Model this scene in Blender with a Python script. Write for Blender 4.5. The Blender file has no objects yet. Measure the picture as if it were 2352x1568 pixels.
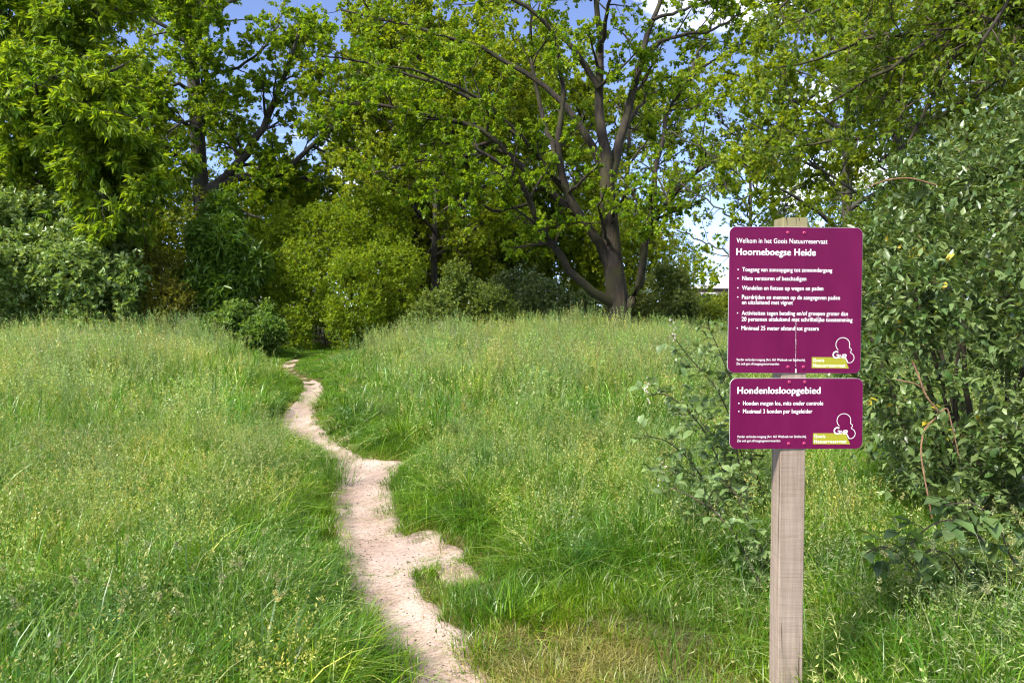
import bpy, math, random
import numpy as np
from mathutils import Matrix, Vector

# ------------------------------------------------------------------ camera, sky, sun, exposure
sc = bpy.context.scene
COL = sc.collection
R = math.radians
F = 1700.0                      # focal length in pixels of a 2352 px wide picture
CAM_Z = 1.6
PITCH = R(1.15)
SHIFT = -50.0 / 2352.0

cam_d = bpy.data.cameras.new("camera")
cam = bpy.data.objects.new("camera", cam_d)
COL.objects.link(cam)
cam.location = (0, 0, CAM_Z)
cam.rotation_euler = (math.pi / 2 - PITCH, 0, 0)
cam_d.sensor_width = 36.0
cam_d.lens = 36.0 * F / 2352.0
cam_d.shift_y = SHIFT
cam_d.clip_start = 0.05
cam_d.clip_end = 2000
sc.camera = cam

SUN_EL, SUN_AZ = R(47), R(-132)    # azimuth measured from straight ahead, towards the right
world = bpy.data.worlds.new("World")
sc.world = world
world.use_nodes = True
wn, wl = world.node_tree.nodes, world.node_tree.links
bg = wn["Background"]
sky = wn.new("ShaderNodeTexSky")
sky.sky_type = 'NISHITA'
sky.sun_disc = False
sky.sun_elevation = SUN_EL
sky.sun_rotation = SUN_AZ
sky.air_density = 0.4
sky.dust_density = 0.0
sky.ozone_density = 3.0
tc = wn.new("ShaderNodeTexCoord")
mp = wn.new("ShaderNodeMapping")
mp.inputs['Scale'].default_value = (1.0, 1.0, 2.6)
mp.inputs['Location'].default_value = (1.1, -0.2, 0.0)
nz = wn.new("ShaderNodeTexNoise")
nz.inputs['Scale'].default_value = 2.3
nz.inputs['Detail'].default_value = 7
nz.inputs['Roughness'].default_value = 0.55
rp = wn.new("ShaderNodeValToRGB")
rp.color_ramp.elements[0].position = 0.50
rp.color_ramp.elements[1].position = 0.68
mx = wn.new("ShaderNodeMix"); mx.data_type = 'RGBA'
mx.inputs['B'].default_value = (12.0, 12.0, 12.2, 1)
wl.new(tc.outputs['Generated'], mp.inputs['Vector'])
wl.new(mp.outputs['Vector'], nz.inputs['Vector'])
wl.new(nz.outputs['Fac'], rp.inputs['Fac'])
wl.new(rp.outputs['Color'], mx.inputs['Factor'])
hsn = wn.new("ShaderNodeHueSaturation")
hsn.inputs['Saturation'].default_value = 0.9
tn = wn.new("ShaderNodeMix"); tn.data_type = 'RGBA'; tn.blend_type = 'MULTIPLY'
tn.inputs['Factor'].default_value = 1.0
tn.inputs['B'].default_value = (0.86, 0.84, 0.92, 1)
wl.new(sky.outputs['Color'], hsn.inputs['Color'])
wl.new(hsn.outputs['Color'], tn.inputs['A'])
wl.new(tn.outputs['Result'], mx.inputs['A'])
wl.new(mx.outputs['Result'], bg.inputs['Color'])
bg.inputs['Strength'].default_value = 0.15

sun_d = bpy.data.lights.new("sun", 'SUN')
sun_d.energy = 3.6
sun_d.angle = R(9.0)
sun_d.color = (1.0, 0.94, 0.84)
sun = bpy.data.objects.new("sun", sun_d)
COL.objects.link(sun)
sdir = Vector((math.sin(SUN_AZ) * math.cos(SUN_EL), math.cos(SUN_AZ) * math.cos(SUN_EL), math.sin(SUN_EL)))
sun.rotation_euler = sdir.to_track_quat('Z', 'Y').to_euler()
sun.location = (0, 0, 40)

sc.view_settings.view_transform = 'Standard'
sc.view_settings.look = 'None'
sc.view_settings.exposure = 1.58
sc.view_settings.gamma = 1.0
sc.view_settings.use_curve_mapping = False
sc.cycles.max_bounces = 8
sc.cycles.diffuse_bounces = 4
sc.cycles.pixel_filter_type = 'BLACKMAN_HARRIS'
sc.cycles.filter_width = 1.2
sc.cycles.glossy_bounces = 2
sc.cycles.transmission_bounces = 4
sc.cycles.transparent_max_bounces = 4
sc.cycles.sample_clamp_indirect = 4.0
sc.cycles.use_adaptive_sampling = True
sc.cycles.adaptive_threshold = 0.015
sc.cycles.use_denoising = True

# ------------------------------------------------------------------ pixel -> place helpers
cp, sp_ = math.cos(PITCH), math.sin(PITCH)
def ray(px, py):
    xc = (px - 1176.0) / F
    yc = (784.0 - py - 50.0) / F
    return np.array([xc, cp + sp_ * yc, cp * yc - sp_])
def at(px, py, D):
    r = ray(px, py)
    r = r * (D / r[1])
    return np.array([r[0], r[1], r[2] + CAM_Z])
def on_ground(px, py, z=0.0):
    r = ray(px, py)
    k = (z - CAM_Z) / r[2]
    return np.array([r[0] * k, r[1] * k])

def unit(v):
    return v / np.maximum(np.linalg.norm(v, axis=-1, keepdims=True), 1e-9)

# ------------------------------------------------------------------ object helpers
def tag(o, label=None, cat=None, group=None, kind=None):
    if label: o["label"] = label
    if cat: o["category"] = cat
    if group: o["group"] = group
    if kind: o["kind"] = kind
    return o
def empty(name, loc):
    o = bpy.data.objects.new(name, None)
    o.empty_display_size = 0.2
    o.location = loc
    COL.objects.link(o)
    return o
def link(name, me, mat=None, parent=None):
    o = bpy.data.objects.new(name, me)
    COL.objects.link(o)
    if mat is not None and len(me.materials) == 0:
        me.materials.append(mat)
    if parent is not None:
        o.parent = parent
        o.matrix_parent_inverse = Matrix.Translation(-Vector(world_loc(parent)))
    return o
def world_loc(o):
    v = Vector(o.location)
    if o.parent is not None:
        v = v + Vector((0, 0, 0)) if o.parent.parent is None and o.type == 'MESH' else v
    return (0, 0, 0) if o.type == 'MESH' else tuple(v)

def np_mesh(name, V, Fc, col=None, smooth=False):
    """V (n,3); Fc (m,k) all faces with k corners; col (n,3) per-vertex colour"""
    me = bpy.data.meshes.new(name)
    V = np.ascontiguousarray(V, dtype=np.float32)
    Fc = np.ascontiguousarray(Fc, dtype=np.int32)
    m, k = Fc.shape
    me.vertices.add(len(V))
    me.vertices.foreach_set("co", V.ravel())
    me.loops.add(m * k)
    me.loops.foreach_set("vertex_index", Fc.ravel())
    me.polygons.add(m)
    me.polygons.foreach_set("loop_start", np.arange(0, m * k, k, dtype=np.int32))
    if smooth:
        me.polygons.foreach_set("use_smooth", np.ones(m, dtype=bool))
    me.update(calc_edges=True)
    if col is not None:
        a = me.attributes.new("col", 'FLOAT_COLOR', 'POINT')
        c = np.ones((len(V), 4), dtype=np.float32)
        c[:, :3] = col
        a.data.foreach_set("color", c.ravel())
    return me

# ------------------------------------------------------------------ materials
def new_mat(name):
    m = bpy.data.materials.new(name)
    m.use_nodes = True
    return m, m.node_tree.nodes, m.node_tree.links, m.node_tree.nodes["Principled BSDF"], m.node_tree.nodes["Material Output"]

def leaf_mat(name, rough=0.42, spec=0.5, trans=0.38, tint=(1.35, 1.25, 0.55), instanced=False, obj_random=False):
    m, n, l, p, out = new_mat(name)
    at_ = n.new("ShaderNodeAttribute"); at_.attribute_name = "col"
    src = at_.outputs['Color']
    if instanced:
        a2 = n.new("ShaderNodeAttribute"); a2.attribute_type = 'INSTANCER'; a2.attribute_name = "tint"
        mm = n.new("ShaderNodeMix"); mm.data_type = 'RGBA'; mm.blend_type = 'MULTIPLY'
        mm.inputs['Factor'].default_value = 1.0
        l.new(src, mm.inputs['A']); l.new(a2.outputs['Color'], mm.inputs['B'])
        src = mm.outputs['Result']
        geo = n.new("ShaderNodeNewGeometry")
        for (scl_, lo_, hi_, det) in ((0.5, (0.68, 0.82, 0.85), (1.15, 1.12, 0.95), 3), (2.2, (0.66, 0.76, 0.95), (1.28, 1.18, 0.95), 3)):
            nz_ = n.new("ShaderNodeTexNoise"); nz_.inputs['Scale'].default_value = scl_; nz_.inputs['Detail'].default_value = det
            rp_ = n.new("ShaderNodeValToRGB")
            rp_.color_ramp.elements[0].position = 0.32; rp_.color_ramp.elements[0].color = (*lo_, 1)
            rp_.color_ramp.elements[1].position = 0.68; rp_.color_ramp.elements[1].color = (*hi_, 1)
            mq = n.new("ShaderNodeMix"); mq.data_type = 'RGBA'; mq.blend_type = 'MULTIPLY'; mq.inputs['Factor'].default_value = 1.0
            l.new(geo.outputs['Position'], nz_.inputs['Vector']); l.new(nz_.outputs['Fac'], rp_.inputs['Fac'])
            l.new(src, mq.inputs['A']); l.new(rp_.outputs['Color'], mq.inputs['B'])
            src = mq.outputs['Result']
    if obj_random:
        oi = n.new("ShaderNodeObjectInfo")
        hs = n.new("ShaderNodeHueSaturation")
        mrr = n.new("ShaderNodeMapRange")
        mrr.inputs['To Min'].default_value = 0.65; mrr.inputs['To Max'].default_value = 1.35
        l.new(oi.outputs['Random'], mrr.inputs['Value'])
        l.new(mrr.outputs['Result'], hs.inputs['Value'])
        l.new(src, hs.inputs['Color'])
        src = hs.outputs['Color']
    p.inputs['Roughness'].default_value = rough
    p.inputs['Specular IOR Level'].default_value = spec
    l.new(src, p.inputs['Base Color'])
    tr = n.new("ShaderNodeBsdfTranslucent")
    tm = n.new("ShaderNodeMix"); tm.data_type = 'RGBA'; tm.blend_type = 'MULTIPLY'
    tm.inputs['Factor'].default_value = 1.0
    tm.inputs['B'].default_value = (*tint, 1)
    l.new(src, tm.inputs['A']); l.new(tm.outputs['Result'], tr.inputs['Color'])
    ms = n.new("ShaderNodeMixShader"); ms.inputs['Fac'].default_value = trans
    l.new(p.outputs[0], ms.inputs[1]); l.new(tr.outputs[0], ms.inputs[2])
    l.new(ms.outputs[0], out.inputs['Surface'])
    return m

def bark_mat(name, c1, c2, moss=None, scale=9.0):
    m, n, l, p, out = new_mat(name)
    t = n.new("ShaderNodeTexCoord")
    mpn = n.new("ShaderNodeMapping"); mpn.inputs['Scale'].default_value = (1, 1, 0.22)
    nz = n.new("ShaderNodeTexNoise"); nz.inputs['Scale'].default_value = scale; nz.inputs['Detail'].default_value = 8
    nz.inputs['Roughness'].default_value = 0.65
    rp = n.new("ShaderNodeValToRGB")
    rp.color_ramp.elements[0].position = 0.35; rp.color_ramp.elements[0].color = (*c1, 1)
    rp.color_ramp.elements[1].position = 0.68; rp.color_ramp.elements[1].color = (*c2, 1)
    l.new(t.outputs['Object'], mpn.inputs['Vector']); l.new(mpn.outputs['Vector'], nz.inputs['Vector'])
    l.new(nz.outputs['Fac'], rp.inputs['Fac'])
    src = rp.outputs['Color']
    if moss:
        n2 = n.new("ShaderNodeTexNoise"); n2.inputs['Scale'].default_value = 1.7; n2.inputs['Detail'].default_value = 5
        r2 = n.new("ShaderNodeValToRGB"); r2.color_ramp.elements[0].position = 0.47; r2.color_ramp.elements[1].position = 0.62
        l.new(t.outputs['Object'], n2.inputs['Vector']); l.new(n2.outputs['Fac'], r2.inputs['Fac'])
        mm = n.new("ShaderNodeMix"); mm.data_type = 'RGBA'; mm.inputs['B'].default_value = (*moss, 1)
        l.new(r2.outputs['Color'], mm.inputs['Factor']); l.new(src, mm.inputs['A'])
        src = mm.outputs['Result']
    l.new(src, p.inputs['Base Color'])
    p.inputs['Roughness'].default_value = 0.9
    bp = n.new("ShaderNodeBump"); bp.inputs['Strength'].default_value = 0.9; bp.inputs['Distance'].default_value = 0.04
    l.new(nz.outputs['Fac'], bp.inputs['Height']); l.new(bp.outputs['Normal'], p.inputs['Normal'])
    return m

M_LEAF = leaf_mat("tree_leaf", 0.5, 0.3, 0.54)
M_LEAF_GLOSS = leaf_mat("glossy_leaf", 0.36, 0.5, 0.36)
M_LEAF_NEAR = leaf_mat("near_leaf", 0.36, 0.6, 0.30, obj_random=False)
M_LEAF_PART = leaf_mat("single_leaf", 0.45, 0.4, 0.34, obj_random=True)
M_GRASS = leaf_mat("grass_blade", 0.36, 0.42, 0.40, (1.25, 1.2, 0.6), instanced=True)
M_BARK = bark_mat("oak_bark", (0.008, 0.006, 0.004), (0.042, 0.029, 0.018), (0.034, 0.032, 0.008))
M_BARK2 = bark_mat("grey_bark", (0.016, 0.013, 0.01), (0.065, 0.053, 0.04), (0.04, 0.042, 0.026))
M_TWIG = bark_mat("twig_bark", (0.035, 0.026, 0.016), (0.10, 0.075, 0.045), None, 20)
M_TAN = bark_mat("tan_cane", (0.16, 0.075, 0.035), (0.34, 0.20, 0.11), None, 30)

# ------------------------------------------------------------------ terrain
PATH_L = [(961,1568),(940,1533),(922,1504),(892,1477),(880,1447),(851,1408),(830,1370),(821,1337),(806,1305),(800,1269),
          (791,1227),(779,1180),(770,1147),(782,1102),(781,1094),(774,1064),(755,1048),(709,1024),(672,1000),(669,986),
          (650,982),(643,971),(655,948),(688,919),(703,896),(699,880),(676,868),(654,854),(648,840),(660,831),(681,825)]
PATH_R = [(1124,1568),(1094,1539),(1065,1510),(1058,1465),(1035,1447),(999,1423),(993,1400),(963,1379),(934,1340),(934,1316),
          (957,1293),(975,1287),(1011,1281),(1023,1307),(1041,1337),(1085,1330),(1070,1299),(1047,1281),(1047,1257),(1014,1242),
          (996,1218),(966,1218),(922,1232),(904,1212),(901,1189),(895,1156),(889,1126),(888,1121),(895,1102),(909,1080),
          (932,1066),(884,1064),(844,1060),(804,1045),(766,1024),(742,997),(728,978),(719,954),(721,932),(736,913),
          (740,900),(733,884),(717,876),(690,868),(672,852),(671,842),(684,829),(690,824)]
gl = [on_ground(*p) for p in PATH_L]
gr = [on_ground(*p) for p in PATH_R]
gl = [np.array([-0.05, -3.0]), np.array([-0.12, 0.5]), np.array([-0.22, 2.2])] + gl
gr = [np.array([0.50, -3.0]), np.array([0.40, 0.5]), np.array([0.16, 2.2])] + gr
PATH = np.array(gl + gr[::-1])

def path_sd(x, y):
    """signed distance to the path outline (negative inside), vectorised"""
    shp = x.shape
    x = x.ravel(); y = y.ravel()
    out = np.empty(len(x)); 
    A = PATH; B = np.roll(PATH, -1, axis=0)
    for s in range(0, len(x), 20000):
        px = x[s:s + 20000, None]; py = y[s:s + 20000, None]
        ex = (B[:, 0] - A[:, 0])[None]; ey = (B[:, 1] - A[:, 1])[None]
        t = ((px - A[:, 0]) * ex + (py - A[:, 1]) * ey) / (ex * ex + ey * ey)
        t = np.clip(t, 0, 1)
        d = np.sqrt((px - A[:, 0] - t * ex) ** 2 + (py - A[:, 1] - t * ey) ** 2).min(1)
        c = ((A[:, 1] > py) != (B[:, 1] > py)) & (px < ex * (py - A[:, 1]) / np.where(ey == 0, 1e-9, ey) + A[:, 0])
        ins = (c.sum(1) % 2) == 1
        out[s:s + 20000] = np.where(ins, -d, d)
    return out.reshape(shp)

def wav(x, y, f, s):
    return np.sin(x * f + s) * np.cos(y * f * 1.13 + s * 1.7) + 0.5 * np.sin(x * f * 2.1 - y * f * 1.7 + s * 2.3)
def base_z(x, y):
    return 0.028 * wav(x, y, 0.42, 1.3) * np.clip(y / 8, 0, 1)
def smooth(a, b, v):
    t = np.clip((v - a) / (b - a), 0, 1)
    return t * t * (3 - 2 * t)
def ground_z(x, y, d=None):
    if d is None: d = path_sd(x, y)
    z = base_z(x, y)
    z = z + np.where(d < 0, -0.03, -0.03 + 0.085 * smooth(-0.02, 0.22, d))
    return z + 0.02 * wav(x, y, 2.7, 0.4) * smooth(0.05, 0.5, d)

def fbm(x, y, rng, octaves=4, f0=3.0):
    z = np.zeros_like(x)
    a = 1.0
    for o in range(octaves):
        for k in range(4):
            th = rng.uniform(0, 2 * math.pi); ph = rng.uniform(0, 7); ff = f0 * rng.uniform(0.8, 1.3)
            z += a * 0.35 * np.sin(ff * (x * math.cos(th) + y * math.sin(th)) + ph)
        a *= 0.55; f0 *= 2.1
    return z

def build_ground():
    n = 210
    u = np.linspace(-1, 1, n)
    a = 6.9
    s = 600 * np.sinh(a * u) / math.sinh(a)
    X, Y = np.meshgrid(s + 0.0, s + 5.0)
    D = np.full(X.shape, 50.0)
    near = (np.abs(X) < 12) & (Y > -5) & (Y < 26)
    D[near] = path_sd(X[near], Y[near])
    Z = ground_z(X, Y, D)
    Z = np.where((np.abs(X) > 60) | (Y > 70) | (Y < -40), 0.0, Z)
    V = np.stack([X.ravel(), Y.ravel(), Z.ravel()], 1)
    i = np.arange(n * n).reshape(n, n)
    Fc = np.stack([i[:-1, :-1], i[:-1, 1:], i[1:, 1:], i[1:, :-1]], -1).reshape(-1, 4)
    me = np_mesh("ground", V, Fc, smooth=True)
    m, nn, l, p, out = new_mat("meadow_soil")
    t = nn.new("ShaderNodeTexCoord")
    n1 = nn.new("ShaderNodeTexNoise"); n1.inputs['Scale'].default_value = 1.3; n1.inputs['Detail'].default_value = 6
    n2 = nn.new("ShaderNodeTexNoise"); n2.inputs['Scale'].default_value = 38; n2.inputs['Detail'].default_value = 5
    r1 = nn.new("ShaderNodeValToRGB")
    r1.color_ramp.elements[0].color = (0.05, 0.06, 0.015, 1); r1.color_ramp.elements[0].position = 0.38
    r1.color_ramp.elements[1].color = (0.12, 0.105, 0.04, 1); r1.color_ramp.elements[1].position = 0.62
    r2 = nn.new("ShaderNodeValToRGB")
    r2.color_ramp.elements[0].color = (0.35, 0.35, 0.35, 1); r2.color_ramp.elements[1].color = (1.3, 1.25, 1.1, 1)
    mm = nn.new("ShaderNodeMix"); mm.data_type = 'RGBA'; mm.blend_type = 'MULTIPLY'; mm.inputs['Factor'].default_value = 1
    l.new(t.outputs['Object'], n1.inputs['Vector']); l.new(t.outputs['Object'], n2.inputs['Vector'])
    l.new(n1.outputs['Fac'], r1.inputs['Fac']); l.new(n2.outputs['Fac'], r2.inputs['Fac'])
    l.new(r1.outputs['Color'], mm.inputs['A']); l.new(r2.outputs['Color'], mm.inputs['B'])
    l.new(mm.outputs['Result'], p.inputs['Base Color'])
    p.inputs['Roughness'].default_value = 1.0; p.inputs['Specular IOR Level'].default_value = 0.1
    o = link("ground", me, m)
    tag(o, kind="structure")

def build_path():
    rng = np.random.default_rng(5)
    Vs, Fs, off = [], [], 0
    for (y0, y1, st) in ((-3.0, 2.0, 0.06), (2.0, 8.0, 0.02), (8.0, 22.5, 0.045)):
        sel = PATH[(PATH[:, 1] > y0 - 2) & (PATH[:, 1] < y1 + 2)]
        xs = np.arange(sel[:, 0].min() - 0.2, sel[:, 0].max() + 0.2, st)
        ys = np.arange(y0, y1 + st * 0.5, st)
        X, Y = np.meshgrid(xs, ys)
        D = path_sd(X, Y)
        rel = fbm(X, Y, np.random.default_rng(3), 4, 7.0)
        Z = base_z(X, Y) - 0.018 + (0.010 - 0.007 * smooth(5, 9, Y)) * rel + 0.012 * smooth(9, 13, Y) + 0.02 * smooth(-0.12, 0.0, D)
        Z = np.where(D > 0.03, Z - (D - 0.03) * 0.5, Z)
        i = np.arange(X.size).reshape(X.shape)
        Fc = np.stack([i[:-1, :-1], i[:-1, 1:], i[1:, 1:], i[1:, :-1]], -1).reshape(-1, 4)
        keep = (D.ravel()[Fc] < 0.10).all(1)
        Fc = Fc[keep]
        use = np.unique(Fc)
        remap = np.zeros(X.size, int); remap[use] = np.arange(len(use))
        Vs.append(np.stack([X.ravel(), Y.ravel(), Z.ravel()], 1)[use]); Fs.append(remap[Fc] + off); off += len(use)
    me = np_mesh("path", np.concatenate(Vs), np.concatenate(Fs), smooth=True)
    m, nn, l, p, out = new_mat("sand_path")
    t = nn.new("ShaderNodeTexCoord")
    n1 = nn.new("ShaderNodeTexNoise"); n1.inputs['Scale'].default_value = 2.6; n1.inputs['Detail'].default_value = 7
    r1 = nn.new("ShaderNodeValToRGB")
    r1.color_ramp.elements[0].color = (0.285, 0.205, 0.165, 1); r1.color_ramp.elements[0].position = 0.33
    r1.color_ramp.elements[1].color = (0.395, 0.305, 0.26, 1); r1.color_ramp.elements[1].position = 0.62
    n2 = nn.new("ShaderNodeTexNoise"); n2.inputs['Scale'].default_value = 60; n2.inputs['Detail'].default_value = 6; n2.inputs['Roughness'].default_value = 0.7
    r2 = nn.new("ShaderNodeValToRGB")
    r2.color_ramp.elements[0].color = (0.45, 0.42, 0.40, 1); r2.color_ramp.elements[0].position = 0.30
    r2.color_ramp.elements[1].color = (1.08, 1.08, 1.08, 1); r2.color_ramp.elements[1].position = 0.52
    mm = nn.new("ShaderNodeMix"); mm.data_type = 'RGBA'; mm.blend_type = 'MULTIPLY'; mm.inputs['Factor'].default_value = 1
    l.new(t.outputs['Object'], n1.inputs['Vector']); l.new(t.outputs['Object'], n2.inputs['Vector'])
    l.new(n1.outputs['Fac'], r1.inputs['Fac']); l.new(n2.outputs['Fac'], r2.inputs['Fac'])
    l.new(r1.outputs['Color'], mm.inputs['A']); l.new(r2.outputs['Color'], mm.inputs['B'])
    l.new(mm.outputs['Result'], p.inputs['Base Color'])
    p.inputs['Roughness'].default_value = 0.95; p.inputs['Specular IOR Level'].default_value = 0.15
    bp = nn.new("ShaderNodeBump"); bp.inputs['Strength'].default_value = 0.5; bp.inputs['Distance'].default_value = 0.01
    l.new(n2.outputs['Fac'], bp.inputs['Height']); l.new(bp.outputs['Normal'], p.inputs['Normal'])
    o = link("path", me, m)
    tag(o, kind="structure")

    # grit, pebbles and leaf crumbs lying on the path
    n = 9000
    y = 2.2 + (rng.random(n * 8) ** 2.0) * 11
    x = rng.uniform(-5.5, 1.2, n * 8)
    d = path_sd(x, y)
    clump = fbm(x, y, np.random.default_rng(9), 3, 5.0)
    k = (d < -0.01) & (rng.random(n * 8) < 0.35 + 0.4 * (clump > 0.1))
    x, y = x[k][:n], y[k][:n]
    n = len(x)
    z = base_z(x, y) - 0.018 + (0.010 - 0.007 * smooth(5, 9, y)) * fbm(x, y, np.random.default_rng(3), 4, 7.0) + 0.012 * smooth(9, 13, y) + 0.02 * smooth(-0.12, 0.0, d[k][:n])
    oc = np.array([(1,0,0),(-1,0,0),(0,1,0),(0,-1,0),(0,0,1),(0,0,-1)], float)
    of = np.array([(0,2,4),(2,1,4),(1,3,4),(3,0,4),(2,0,5),(1,2,5),(3,1,5),(0,3,5)])
    s = 0.0024 + 0.006 * rng.random(n) ** 3
    ang = rng.uniform(0, 6.28, n)
    el = rng.uniform(0.5, 2.2, n)
    P = oc[None] * (s[:, None, None]) * np.stack([el, 1 / el ** 0.5, 0.5 + 0 * el], 1)[:, None, :]
    P = P * rng.uniform(0.75, 1.25, P.shape)
    c, sn = np.cos(ang)[:, None], np.sin(ang)[:, None]
    P = np.stack([P[..., 0] * c - P[..., 1] * sn, P[..., 0] * sn + P[..., 1] * c, P[..., 2]], -1)
    P += np.stack([x, y, z + s * 0.25], 1)[:, None, :]
    colr = np.where(rng.random((n, 1)) < 0.72, np.array([[0.09, 0.07, 0.055]]), np.array([[0.42, 0.36, 0.30]])) * rng.uniform(0.6, 1.4, (n, 1))
    me = np_mesh("grit", P.reshape(-1, 3), (of[None] + 6 * np.arange(n)[:, None, None]).reshape(-1, 3), np.repeat(colr, 6, 0))
    m, nn, l, p, out = new_mat("grit")
    a_ = nn.new("ShaderNodeAttribute"); a_.attribute_name = "col"
    l.new(a_.outputs['Color'], p.inputs['Base Color']); p.inputs['Roughness'].default_value = 0.85
    tag(link("path_grit", me, m), "dark grit, crumbs and small pebbles scattered over the sandy path", "grit", kind="stuff")

build_ground()
build_path()

# ------------------------------------------------------------------ foliage machinery
KITE_V = np.array([(0, 0, 0), (0.42, -0.5, 0.10), (1.0, 0, -0.10), (0.42, 0.5, 0.10)])
KITE_F = np.array([(0, 1, 2), (0, 2, 3)])
LEAF_V = np.array([(0, 0, 0), (0.22, -0.36, 0.10), (0.60, -0.44, 0.10), (1.0, 0, -0.16), (0.60, 0.44, 0.10), (0.22, 0.36, 0.10),
                   (0.36, 0, 0.03), (0.70, 0, -0.02)])
LEAF_F = np.array([(0, 1, 6), (1, 2, 6), (2, 7, 6), (2, 3, 7), (3, 4, 7), (4, 6, 7), (4, 5, 6), (5, 0, 6)])

LEAF4_V = np.array([(0, 0, 0), (0.40, -0.5, 0.10), (1.0, 0, -0.14), (0.40, 0.5, 0.10), (0.48, 0, 0.0)])
LEAF4_F = np.array([(0, 1, 4), (1, 2, 4), (2, 3, 4), (3, 0, 4)])

def leaf_geo(pos, d, nrm, length, width, col, tv=KITE_V, tf=KITE_F):
    n = len(pos)
    d = unit(d)
    side = unit(np.cross(nrm, d))
    up = np.cross(d, side)
    L = np.broadcast_to(length, (n,))[:, None, None]
    W = np.broadcast_to(width, (n,))[:, None, None]
    V = pos[:, None, :] + tv[None, :, 0:1] * L * d[:, None, :] + tv[None, :, 1:2] * W * side[:, None, :] + tv[None, :, 2:3] * L * up[:, None, :]
    k = len(tv)
    Fc = (tf[None] + k * np.arange(n)[:, None, None]).reshape(-1, tf.shape[1])
    C = np.repeat(col, k, 0)
    return V.reshape(-1, 3), Fc, C

def join_geo(parts):
    V, Fc, C, off = [], [], [], 0
    for v, f, c in parts:
        V.append(v); Fc.append(f + off); C.append(c); off += len(v)
    return np.concatenate(V), np.concatenate(Fc), np.concatenate(C)

def resample(poly, K):
    poly = np.asarray(poly, float)
    # smooth Catmull-like through dense linear + window
    s = np.concatenate([[0], np.cumsum(np.linalg.norm(np.diff(poly, axis=0), axis=1))])
    t = np.linspace(0, s[-1], K)
    P = np.stack([np.interp(t, s, poly[:, i]) for i in range(3)], 1)
    Q = P.copy()
    Q[1:-1] = 0.25 * P[:-2] + 0.5 * P[1:-1] + 0.25 * P[2:]
    return Q

def tube_geo(P, R0, R1, S=6, power=1.0):
    """P (M,K,3) polylines, radii from R0 to R1 -> verts, quad faces"""
    M, K, _ = P.shape
    T = unit(np.gradient(P, axis=1))
    ref = np.where(np.abs(T[..., 2:3]) > 0.9, np.array([1.0, 0, 0]), np.array([0, 0, 1.0]))
    A = unit(np.cross(T, ref)); B = np.cross(T, A)
    t = np.linspace(0, 1, K)[None, :] ** power
    rad = (np.asarray(R0)[:, None] * (1 - t) + np.asarray(R1)[:, None] * t)
    an = np.arange(S) * 2 * math.pi / S
    V = P[:, :, None, :] + rad[:, :, None, None] * (np.cos(an)[None, None, :, None] * A[:, :, None, :] + np.sin(an)[None, None, :, None] * B[:, :, None, :])
    i = np.arange(M * K * S).reshape(M, K, S)
    j = np.roll(i, -1, axis=2)
    Fc = np.stack([i[:, :-1], j[:, :-1], j[:, 1:], i[:, 1:]], -1).reshape(-1, 4)
    return V.reshape(-1, 3), Fc

def sprout(P, R0, R1, rng, density, t0, length, ang=(40, 75), up=0.15, K=6, wander=0.18, rscale=0.55, rmin=0.004, trop=0.0, taper=0.5):
    """child branches along every polyline in P (M,K,3)"""
    M, Kp, _ = P.shape
    L = np.linalg.norm(np.diff(P, axis=1), axis=2).sum(1)
    cnt = rng.poisson(np.maximum(L * density * (1 - t0), 0.0))
    idx = np.repeat(np.arange(M), cnt)
    N = len(idx)
    t = t0 + (1 - t0) * rng.random(N)
    f = t * (Kp - 1) * 0.9999
    i = f.astype(int); fr = (f - i)[:, None]
    pos = P[idx, i] * (1 - fr) + P[idx, i + 1] * fr
    tan = unit(P[idx, i + 1] - P[idx, i])
    perp = rng.normal(size=(N, 3)); perp = unit(perp - (perp * tan).sum(1, keepdims=True) * tan)
    a = np.radians(rng.uniform(ang[0], ang[1], N))[:, None]
    d = unit(tan * np.cos(a) + perp * np.sin(a) + np.array([0, 0, up]))
    ln = length * (1 - taper * t) * rng.uniform(0.55, 1.35, N)
    Q = np.empty((N, K, 3)); Q[:, 0] = pos
    for k in range(1, K):
        Q[:, k] = Q[:, k - 1] + d * (ln / (K - 1))[:, None]
        d = unit(d + wander * rng.normal(size=(N, 3)) + np.array([0, 0, trop]))
    r = np.asarray(R0)[idx] * (1 - t) + np.asarray(R1)[idx] * t
    r0 = np.maximum(r * rscale, rmin)
    return Q, r0, np.maximum(r0 * 0.35, rmin * 0.6)

def twig_leaves(P, rng, per, length, width, cols, t0=0.15, up=0.25, droop=0.0, along=0.5, colvar=0.25, flat=0.8, tv=KITE_V, tf=KITE_F, patch=None):
    M, K, _ = P.shape
    idx = np.repeat(np.arange(M), per)
    N = len(idx)
    t = t0 + (1 - t0) * rng.random(N)
    f = t * (K - 1) * 0.9999
    i = f.astype(int); fr = (f - i)[:, None]
    pos = P[idx, i] * (1 - fr) + P[idx, i + 1] * fr
    tan = unit(P[idx, i + 1] - P[idx, i])
    perp = rng.normal(size=(N, 3)); perp = unit(perp - (perp * tan).sum(1, keepdims=True) * tan)
    d = unit(tan * along + perp * 0.9 + np.array([0, 0, up - droop]) )
    nrm = unit(rng.normal(size=(N, 3)) * (1 - flat) + np.array([0, 0, flat]) + perp * 0.2)
    cols = np.asarray(cols, float)
    mix = np.clip(rng.normal(0.5, 0.28, M)[idx] + rng.normal(0, 0.15, N), 0, 1)[:, None]
    if patch is not None:
        mix = np.clip(mix + patch(P[:, -1])[idx][:, None], 0, 1)
    c = cols[0] * (1 - mix) + cols[1] * mix
    c = c * (1 + colvar * (rng.random((N, 1)) - 0.5) * 2)
    s = rng.uniform(0.55, 1.4, N)
    return leaf_geo(pos, d, nrm, length * s, width * s * rng.uniform(0.8, 1.2, N), c, tv, tf)

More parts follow.
